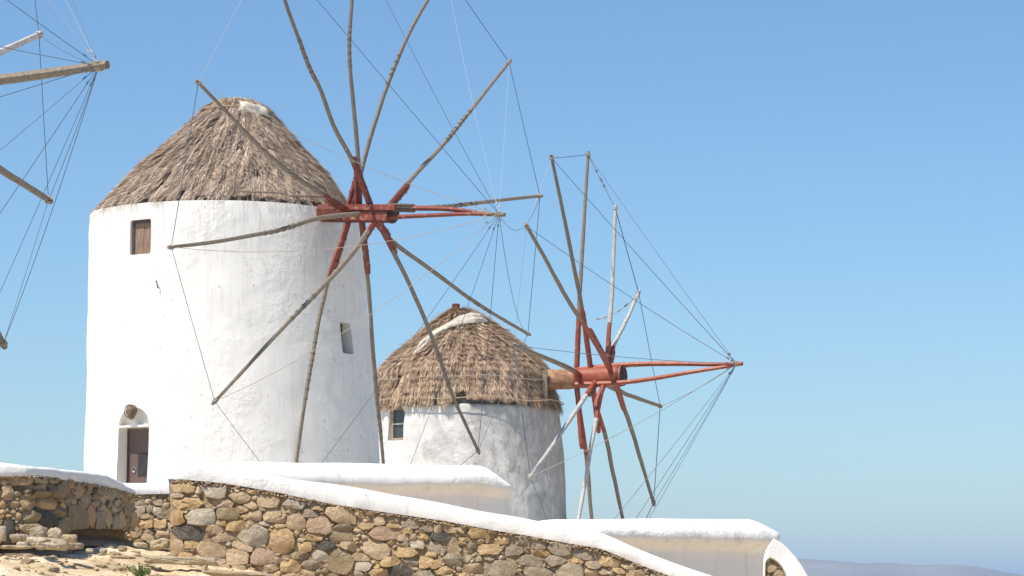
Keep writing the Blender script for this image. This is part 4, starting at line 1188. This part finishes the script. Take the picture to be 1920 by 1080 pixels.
# ---- left wall
LYp = [(-260, 23.2), (-120, 23.6), (60, 24.0), (95, 24.6), (130, 25.8), (170, 27.6), (210, 30.0), (240, 32.0), (252, 32.9)]
def LY(px): return sum(interp(px + k * 8, LYp) for k in (-2, -1, 0, 1, 2)) / 5
def lnorm(px):
    a = atY(px - 3, 950, LY(px - 3)); b = atY(px + 3, 950, LY(px + 3)); d = b - a; d.z = 0; d.normalize()
    return Vector((d.y, -d.x, 0))
def lplace(px, py, d):
    p = atY(px, py, LY(px)); return p + lnorm(px) * (d + 0.10 * max(0, min(90, py - 895)) / FPX * 26)
left = thing("stone_wall", "curved rubble wall at the left edge with white coping and undercut earth below", "wall", atY(100, 1005, 24.5))
ltop = [(-260, 862), (0, 867), (60, 874), (110, 880), (160, 884), (195, 889), (215, 897), (235, 909), (252, 922)]
lbot = [(-260, 888), (0, 893), (60, 894), (100, 897), (140, 904), (180, 911), (210, 917), (240, 926), (254, 932)]
lbase = [(-260, 1030), (0, 1020), (60, 1016), (100, 1006), (120, 994), (150, 992), (180, 993), (215, 995), (240, 996), (254, 1000)]
poly = [(x, interp(x, lbot) + 1) for x in range(-255, 252, 6)] + [(x, interp(x, lbase)) for x in range(250, -256, -6)]
def c2(l): return [(a[0] * .1852, 880 + a[1] * .1852, a[2] * .1852, a[3] * .1852) + tuple(a[4:]) for a in l]
hand = c2([(75,240,110,150,'t'),(30,130,70,50,'o'),(200,125,210,70,'o',-.1),(395,115,120,50,'t'),(390,190,120,60,'t'),(375,255,150,65,'v'),(250,280,110,60,'v'),(180,195,120,45,'d'),(498,220,70,140,'v'),(500,115,60,45,'p'),(600,215,120,150,'v'),(700,150,90,60,'t'),(770,215,70,140,'t'),(430,350,210,90,'o',-.12),(140,360,110,60,'t'),(15,350,50,70,'o'),(655,310,60,70,'g'),(720,320,60,60,'t'),(575,305,90,45,'v'),(590,360,90,50,'o'),(730,490,190,240,'v'),(868,470,75,240,'o'),(830,320,80,150,'g'),(965,520,90,180,'g'),(1030,270,70,130,'t'),(980,215,50,70,'g'),(930,280,60,70,'v'),(1050,500,75,190,'o'),(930,345,80,55,'t'),(1110,540,70,130,'g'),(1185,510,55,190,'t'),(1095,280,60,110,'g'),(1170,230,90,110,'g'),(1155,350,60,90,'g'),(1245,400,65,370,'v'),(1310,500,55,220,'o'),(1310,300,45,110,'t'),(1200,350,40,110,'v'),(165,480,70,90,'t'),(120,440,70,50,'t'),(270,480,130,110,'v'),(410,500,150,150,'d'),(545,440,90,90,'v'),(70,600,120,170,'d')])
stretch = lambda x, y: (0.62, 1.35) if x > 95 else (1, 1)
def colour(rs, x, y): return rs.choice(list('vvvttgood'))
build_stones(pack(poly, hand, [(18, 12, 120), (12, 9, 700), (8, 6, 2600), (5, 4, 5000), (3, 2.6, 7000)], 9), lplace, left, 9, limit=295, proud=lambda x: lerp(0.9, 0.4, sstep(85, 130, x)))
stretch = None
wall_body(left, lplace, list(range(-258, 252, 5)), lambda x: interp(x, lbot) - 3, lambda x: interp(x, lbase) - 2, 0.4, M_mortar)
# earth bank the wall stands on
V = []; F = []; lx = list(range(-258, 256, 4))
for x in lx:
    for k in range(9):
        t = k / 8; y = lerp(interp(x, lbase) - 5, interp(x, lbase) + lerp(30, 34, sstep(90, 250, x)), t)
        p = lplace(x, y, -0.10 - 0.12 * math.sin(math.pi * min(1, t * 1.4)) + 0.22 * t * t)
        p += lnorm(x) * (0.07 * noise.noise(p * 3.0) + 0.04 * noise.noise(p * 9)); V.append(p)
for i in range(len(lx) - 1):
    for k in range(8): F.append((i * 9 + k + 1, i * 9 + k, (i + 1) * 9 + k, (i + 1) * 9 + k + 1))
M_earth = stone_mat("eroded_earth", (0.28, 0.19, 0.115), (0.48, 0.35, 0.22), (0.52, 0.40, 0.27), 6)
mk("earth_bank", V, F, M_earth, None, sharp=None, kind='structure')
sts = []
for x in list(range(-258, 256, 6)):
    pb = atY(x, smooth_line(x, lbot, 8), LY(x)); pt = atY(x, smooth_line(x, ltop, 8), LY(x) + 0.05)
    sts.append((pb, pt.z, lnorm(x), 0.55))
coping("coping", left, sts, M_cap, 0.55, over=0.03, amp=0.02)
crumbs(left, lbot, lplace, 0, 250, 200, 4, S_TAN)

# ---- middle wall seen through the gap
mid = thing("stone_wall", "short bright rubble wall seen in the gap below the arched door", "wall", atY(282, 1020, MIDY))
def mplace(px, py, d): return atY(px, py, MIDY - d - 0.2 * max(0, py - 926) / FPX * MIDY)
mtop = [(200, 905), (236, 906), (300, 905), (345, 906), (600, 912)]; mbot = [(200, 925), (250, 927), (300, 926), (345, 926), (600, 930)]
poly = [(x, 928) for x in range(215, 420, 8)] + [(x, 1024) for x in range(418, 214, -8)]
def c6(l): return [(a[0] * .25, 860 + a[1] * .25, a[2] * .25, a[3] * .25) + tuple(a[4:]) for a in l]
hand = c6([(1050,285,110,45,'t'),(1040,335,90,55,'g'),(1045,385,100,85,'p'),(1180,330,70,50,'g'),(1175,385,80,80,'p',.4),(1240,360,60,60,'t'),(1015,470,60,80,'t'),(1090,490,105,80,'o'),(1195,485,95,75,'o'),(1100,430,110,50,'t'),(1025,550,100,65,'t'),(1105,540,90,30,'g'),(1100,595,100,60,'t',.3),(1220,570,90,80,'t',-.3),(1050,620,110,30,'o'),(1120,380,60,60,'g'),(1215,430,80,40,'g')])
def colour(rs, x, y): return rs.choice(list('tttgoopv'))
build_stones(pack(poly, hand, [(12, 8, 200), (8, 5.5, 900), (5, 4, 2500), (3.2, 2.4, 4000)], 17), mplace, mid, 17, limit=200)
wall_body(mid, mplace, list(range(212, 424, 8)), lambda x: 924, lambda x: 1030, 0.4, M_mortar)
sts = [(atY(x, interp(x, mbot), MIDY), atY(x, interp(x, mtop), MIDY).z, Vector((0, -1, 0)), 0.9) for x in range(212, 424, 10)]
coping("coping", mid, sts, M_cap, 0.9, over=0.05, amp=0.015)

# ---- white parapets
def parapet(label, Yl, Yr, top, capb, sidex, base, thick=0.8, over=0.12):
    x0, x1 = top[0][0], top[-1][0]
    def PY(px): return lerp(Yl, Yr, (px - x0) / (x1 - x0))
    a = atY(x0, 900, Yl); b = atY(x1, 900, Yr); d = (b - a); d.z = 0; d.normalize(); nrm = Vector((d.y, -d.x, 0))
    V = []; F = []; N = 130; pn_ = None
    for i in range(N + 1):
        s_ = i / N; px = lerp(x0, x1, s_); Yp = PY(px)
        zt_ = atY(px, interp(px, top), Yp).z; zc = min(atY(px, interp(px, capb) + 8 * min(1, (x1 - px) / 30), Yp).z, zt_ - 0.04)
        o_ = atY(px, 900, Yp); o_.z = 0
        h = zt_ - zc; ov = over
        ov = over * (0.35 + 0.65 * sstep(0, 60, x1 - px))
        prf = [(-thick - 0.2, base), (0.02, base)] + [(0.02 - 0.03 * k / 8, lerp(base, zc - 0.14, k / 8)) for k in range(1, 9)]
        for k in range(1, 8):
            q_ = k / 7; prf.append((-0.01 + (ov + 0.01) * (3 * q_ * q_ - 2 * q_ ** 3), lerp(zc - 0.14, zc + 0.05, q_)))
        for k in range(1, 8):
            an = R(90 * k / 7); prf.append((ov - 0.40 * (1 - math.cos(an)) - 0.03 * k / 7, zc + 0.05 + (h - 0.05) * math.sin(an) ** 0.85))
        prf += [(-thick * 0.7, zt_), (-thick, zt_ - 0.03), (-thick - 0.2, zt_ - 0.2)]
        pn_ = len(prf)
        # soft rounded ends
        e = min(1.0, (x1 - px) / 22.0 + 0.0) if px > x1 - 22 else 1.0
        shrink = math.sqrt(max(0, 1 - (1 - e) ** 2)) 
        for (dd, z) in prf:
            p = o_ + nrm * (dd * 1.0) + Vector((0, 0, z))
            if e < 1: p = p - nrm * (1 - shrink) * 0.30
            p += nrm * (0.035 * noise.noise(p * 1.2) + 0.012 * noise.noise(p * 5)) + Vector((0, 0, 0.012 * noise.noise(p * 1.3 + Vector((5, 0, 0)))))
            V.append(p)
    for i in range(N):
        for k in range(pn_):
            k2 = (k + 1) % pn_; F.append((i * pn_ + k, (i + 1) * pn_ + k, (i + 1) * pn_ + k2, i * pn_ + k2))
    F.append(tuple(range(pn_))); F.append(tuple(N * pn_ + k for k in reversed(range(pn_))))
    V0 = V[0]
    return mk("parapet_wall", V, F, M_cap, None, org=Vector((V[1].x, V[1].y, base)), sharp=50, label=label, cat="wall")
parapet("white plastered parapet standing in front of both windmill towers, its right end rounded", 34.8, 36.6,
        [(420, 884), (432, 876), (440, 868), (450, 864), (700, 867), (905, 872), (914, 873), (925, 878), (937, 885), (950, 896), (960, 906), (966, 915), (971, 930)],
        [(420, 900), (600, 902), (700, 907), (806, 904), (900, 907), (966, 916), (971, 934)], None, -0.6)
parapet("white plastered parapet at the right end of the stone wall, below the small windmill's rotor", 31.0, 32.6,
        [(1058, 975), (1066, 973), (1240, 972), (1424, 972), (1436, 976), (1447, 982), (1457, 989), (1465, 996), (1470, 1003), (1472, 1012)],
        [(1058, 1003), (1147, 1005), (1363, 1009), (1447, 1012), (1465, 1009), (1472, 1014)], None, -0.9)
# ---- short end wall with swept white coping, right
Ye = 30.6
endw = thing("stone_wall", "small stone panel under a swept white coping at the far right end", "wall", atY(1452, 1100, Ye))
def eplace(px, py, d): return atY(px, py, Ye - d - 0.15 * max(0, py - 1040) / FPX * Ye)
outer = [(1431.5, 1150), (1432, 1075), (1432.5, 1052), (1436, 1034), (1443, 1022), (1451, 1011), (1464, 1018), (1478, 1030), (1492, 1045), (1504, 1061), (1515, 1079), (1525, 1105), (1532, 1150)]
inner = [(1433, 1150), (1433.5, 1080), (1434, 1062), (1435, 1055), (1438, 1050), (1443, 1047), (1450, 1050), (1458, 1056), (1465, 1064), (1472, 1076), (1477, 1090), (1481, 1110), (1484, 1150)]
def dens(L):
    return [(lerp(L[i][0], L[i + 1][0], k / 2), lerp(L[i][1], L[i + 1][1], k / 2)) for i in range(12) for k in range(2)] + [L[-1]]
V = []; F = []
for (o_, i_) in zip([eplace(x, y, 0.12) for x, y in dens(outer)], [eplace(x, y, 0.12) for x, y in dens(inner)]):
    ctr = (o_ + i_) / 2
    for (q, dd) in ((i_, -0.10), (i_, 0.015), (i_.lerp(ctr, 0.12), 0.04), (o_.lerp(ctr, 0.12), 0.04), (o_, 0.015), (o_, -0.02), (o_, -0.10), (i_, -0.10)):
        p = q + Vector((0, -dd, 0)); p += Vector((0, 0.01 * noise.noise(p * 3), 0.01 * noise.noise(p * 3 + Vector((1, 4, 2))))); V.append(p)
for i in range(24):
    for k in range(8):
        k2 = (k + 1) % 8; F.append((i * 8 + k, i * 8 + k2, (i + 1) * 8 + k2, (i + 1) * 8 + k))
F.append(tuple(reversed(range(8)))); F.append(tuple(24 * 8 + k for k in range(8)))
mk("coping", V, F, M_cap, endw, sharp=60)
poly = [(1435, 1049), (1446, 1048), (1460, 1056), (1469, 1068), (1477, 1083), (1483, 1120), (1435, 1120), (1435, 1062)]
build_stones(pack(poly, [], [(14, 7, 60), (9, 6, 300), (5, 3.5, 900), (3, 2.4, 1500)], 21), lambda x, y, d: eplace(x, y, d + 0.09), endw, 21, limit=60)
V = []; F = []
n = len(poly)
V = [eplace(x, y, 0.09) for x, y in poly] + [eplace(x, y, -0.5) for x, y in poly]
F = [tuple(reversed(range(n))), tuple(range(n, 2 * n))] + [(i, (i + 1) % n, n + (i + 1) % n, n + i) for i in range(n)]
mk("mortar_bed", V, F, M_mortar, endw, smooth=False)

# ================================================================== ROCKS, PEBBLES, PLANT
M_pebble = stone_mat('sandy_pebble', (0.42, 0.31, 0.19), (0.66, 0.53, 0.36), (0.70, 0.60, 0.45))
M_cream = stone_mat("cream_rock", (0.56, 0.45, 0.30), (0.74, 0.64, 0.48), (0.78, 0.71, 0.59))
def rock_geo(c, sz, seed, rotz=0.0, sub=3, tilt=0.0, bl=0.5):
    bm = bmesh.new(); bmesh.ops.create_icosphere(bm, subdivisions=sub, radius=1.0)
    off = Vector((seed * 3.7, seed * 1.3, seed * 2.1)); V = []
    for v in bm.verts:
        p = v.co.copy()
        # push towards a box for angular stone
        q = Vector((max(-0.78, min(0.78, p.x)), max(-0.78, min(0.78, p.y)), max(-0.72, min(0.72, p.z)))) * 1.18
        p = p.lerp(q, bl); w_ = Vector((p.x * sz[0], p.y * sz[1], p.z * sz[2])) / max(0.6 * (sz[0] + sz[2]) * 0.5, 1e-4); k = 1 + 0.16 * noise.noise(p * 1.3 + off) + 0.13 * noise.noise(w_ * 1.6 + off) + 0.07 * noise.noise(w_ * 4 + off) + 0.03 * noise.noise(w_ * 9 + off)
        p = Vector((p.x * sz[0], p.y * sz[1], p.z * sz[2])) * k
        cz, sz_ = math.cos(tilt), math.sin(tilt); p = Vector((p.x * cz - p.z * sz_, p.y, p.x * sz_ + p.z * cz))
        cr, sr = math.cos(rotz), math.sin(rotz); V.append(Vector((p.x * cr - p.y * sr, p.x * sr + p.y * cr, p.z)) + c)
    F = [tuple(v.index for v in f.verts) for f in bm.faces]; bm.free()
    return V, F
def rock(px, py, wpx, hpx, Y, mat, label, seed, rotz=0.0, tilt=0.0, name="rock", bl=0.5, deep=0.8, sub=4, group="loose rocks on the sandy ground"):
    c = atY(px, py, Y); s = Y / FPX
    mat = {S_PAL: M_cream, S_TAN: M_pebble}.get(mat, mat)
    V, F = rock_geo(c, (wpx * s / 2, wpx * s / 2 * deep, hpx * s / 2), seed, rotz, sub, tilt, bl)
    return mk(name, V, F, mat, None, org='b', sharp=35, label=label, cat="rock", group=group)
rock(92, 1019, 78, 23, 21.9, S_PAL, "long flat cream rock lying lowest in front of the left wall", 1, tilt=-0.13)
rock(103, 1001, 27, 24, 22.9, S_PAL, "knobbly pale rock standing on end behind the long cream rock", 2)
rock(72, 1000, 34, 28, 23.1, S_GRY, "dark rounded boulder in shade left of the knobbly pale rock", 3)
rock(60, 990, 44, 16, 23.5, S_OLV, "flat olive rock leaning on the left wall above the dark boulder", 4)
rock(37, 1007, 36, 13, 22.9, S_GRY, "low grey blue rock in the shade under the left wall", 5)
rock(130, 1010, 32, 17, 23.6, S_TAN, "brown block half buried where the earth bank begins", 6)
rock(140, 1024, 34, 13, 23.2, S_GRY, "flat grey rock in the shade at the foot of the earth bank", 7)
rock(42, 1021, 22, 11, 21.6, S_PAL, "small cream rock left of the long cream rock", 8)
rock(76, 1027, 18, 9, 21.3, S_TAN, "small tan rock tucked under the long cream rock", 9)
rock(194, 1033, 14, 11, 23.5, S_PAL, "lone fist sized pale rock in the middle of the sandy slope", 10)
rock(230, 1029, 17, 12, 24.5, S_TAN, "small tan rock at the edge of the shade near the gap", 11)
rock(168, 1032, 15, 8, 23.0, S_PAL, "small chalky rock right of the flat grey rock", 12)
rock(30, 1026, 60, 8, 21.3, S_TAN, "flat layered tan ledge at the far left edge of the slope", 13)
rock(300, 1020, 36, 20, 27.6, S_PAL, "cream boulder tucked against the left end of the front wall", 14, tilt=0.2)
rock(262, 1022, 30, 10, 29.0, S_PAL, "pale rock lying in the gap between the left wall and the front wall", 15)
rock(338, 1051, 142, 17, 25.0, S_PAL, "long pale slab lying in front of the left end of the front wall", 16, tilt=-0.03, bl=0.9, deep=0.35)
rock(232, 1045, 46, 7, 23.4, S_TAN, "thin cracked slab bedded in the sand left of the long pale slab", 17, tilt=-0.05)
rock(4, 1000, 16, 30, 23.0, S_PAL, "pale upright rock cut by the left edge of the photo", 18)
rock(455, 1079, 150, 16, 24.2, S_TAN, "broad low bedrock hump at the foot of the front wall", 19, tilt=-0.08, deep=0.5)
rs = random.Random(4); V = []; F = []
for i in range(620):
    if i < 500: x = rs.uniform(-5.6, -2.2); Y = rs.uniform(19.5, 26.2)
    else: x = rs.uniform(-6.5, -3.3); Y = rs.uniform(22.0, 27.0)
    z = ground_z(x, Y); r = rs.choice([0.008, 0.012, 0.018, 0.018, 0.028, 0.045])
    v, f = rock_geo(Vector((x, Y, z + r * 0.2)), (r * rs.uniform(1, 1.7), r, r * rs.uniform(.5, .8)), i * 0.37, rs.uniform(0, 3), 1)
    b = len(V); V += v; F += [tuple(b + q for q in ff) for ff in f]
mk("pebbles", V, F, [M_pebble], None, kind='stuff', sharp=35)
# scattered dry straw on the sand
V = []; F = []
for i in range(420):
    x = rs.uniform(-5.4, -2.3); Y = rs.uniform(20.5, 25.5); z = ground_z(x, Y) + 0.012; a = rs.uniform(0, 6.28); l = rs.uniform(0.04, 0.14)
    d = Vector((math.cos(a), math.sin(a), rs.uniform(-0.05, 0.25))) * l; p = Vector((x, Y, z)); w = Vector((-math.sin(a), math.cos(a), 0.4)) * 0.004
    b = len(V); V += [p - w, p + w, p + d + w, p + d - w]; F.append((b, b + 1, b + 2, b + 3))
mk("dry_grass", V, F, M_strawl, None, kind='stuff', smooth=False)
# plant
pb = atY(262, 1086, 20.5)
M_leaf = simple("sage_leaf", (0.07, 0.12, 0.03), (0.20, 0.26, 0.08), 30, 0.6, 0, isl=0.35)
M_flower = simple("yellow_petal", (0.75, 0.55, 0.02), (0.80, 0.66, 0.06), 20, 0.6, 0)
pl = thing("flowering_plant", "small green plant with yellow flowers growing on the sandy slope at the bottom", "plant", pb)
V = []; F = []; SV = []; SF = []; FV = []; FF = []
for k in range(34):
    a = rs.uniform(0, 6.28); sp = rs.uniform(0.02, 0.14); h = rs.uniform(0.05, 0.115)
    top_ = pb + Vector((math.cos(a) * sp, math.sin(a) * sp, h)); P = [pb + Vector((math.cos(a) * .01, math.sin(a) * .01, 0)), pb.lerp(top_, 0.5) + Vector((0, 0, 0.01)), top_]
    tube(P, 0.0022, 4, SV, SF, cap=False)
    for j in range(11):
        t = rs.uniform(0.2, 1); c = P[0].lerp(top_, t); b_ = rs.uniform(0, 6.28); l = rs.uniform(0.014, 0.028)
        d = Vector((math.cos(b_), math.sin(b_), rs.uniform(0.2, 1.2))).normalized() * l; w = d.cross(Vector((rs.uniform(-1, 1), rs.uniform(-1, 1), .3))).normalized() * l * 0.22
        b = len(V); V += [c, c + d * .5 + w, c + d, c + d * .5 - w]; F.append((b, b + 1, b + 2, b + 3))
    if k % 6 == 0:
        c = top_ + Vector((0, 0, 0.008))
        for j in range(7):
            an = 2 * math.pi * j / 7; d = Vector((math.cos(an), math.sin(an), 0.4)) * 0.013; w = Vector((-math.sin(an), math.cos(an), 0)) * 0.005
            b = len(FV); FV += [c, c + d * .6 + w, c + d, c + d * .6 - w]; FF.append((b, b + 1, b + 2, b + 3))
mk("stems", SV, SF, M_leaf, pl, kind='stuff'); mk("leaves", V, F, M_leaf, pl, kind='stuff', smooth=False); mk("flowers", FV, FF, M_flower, pl, kind='stuff', smooth=False)
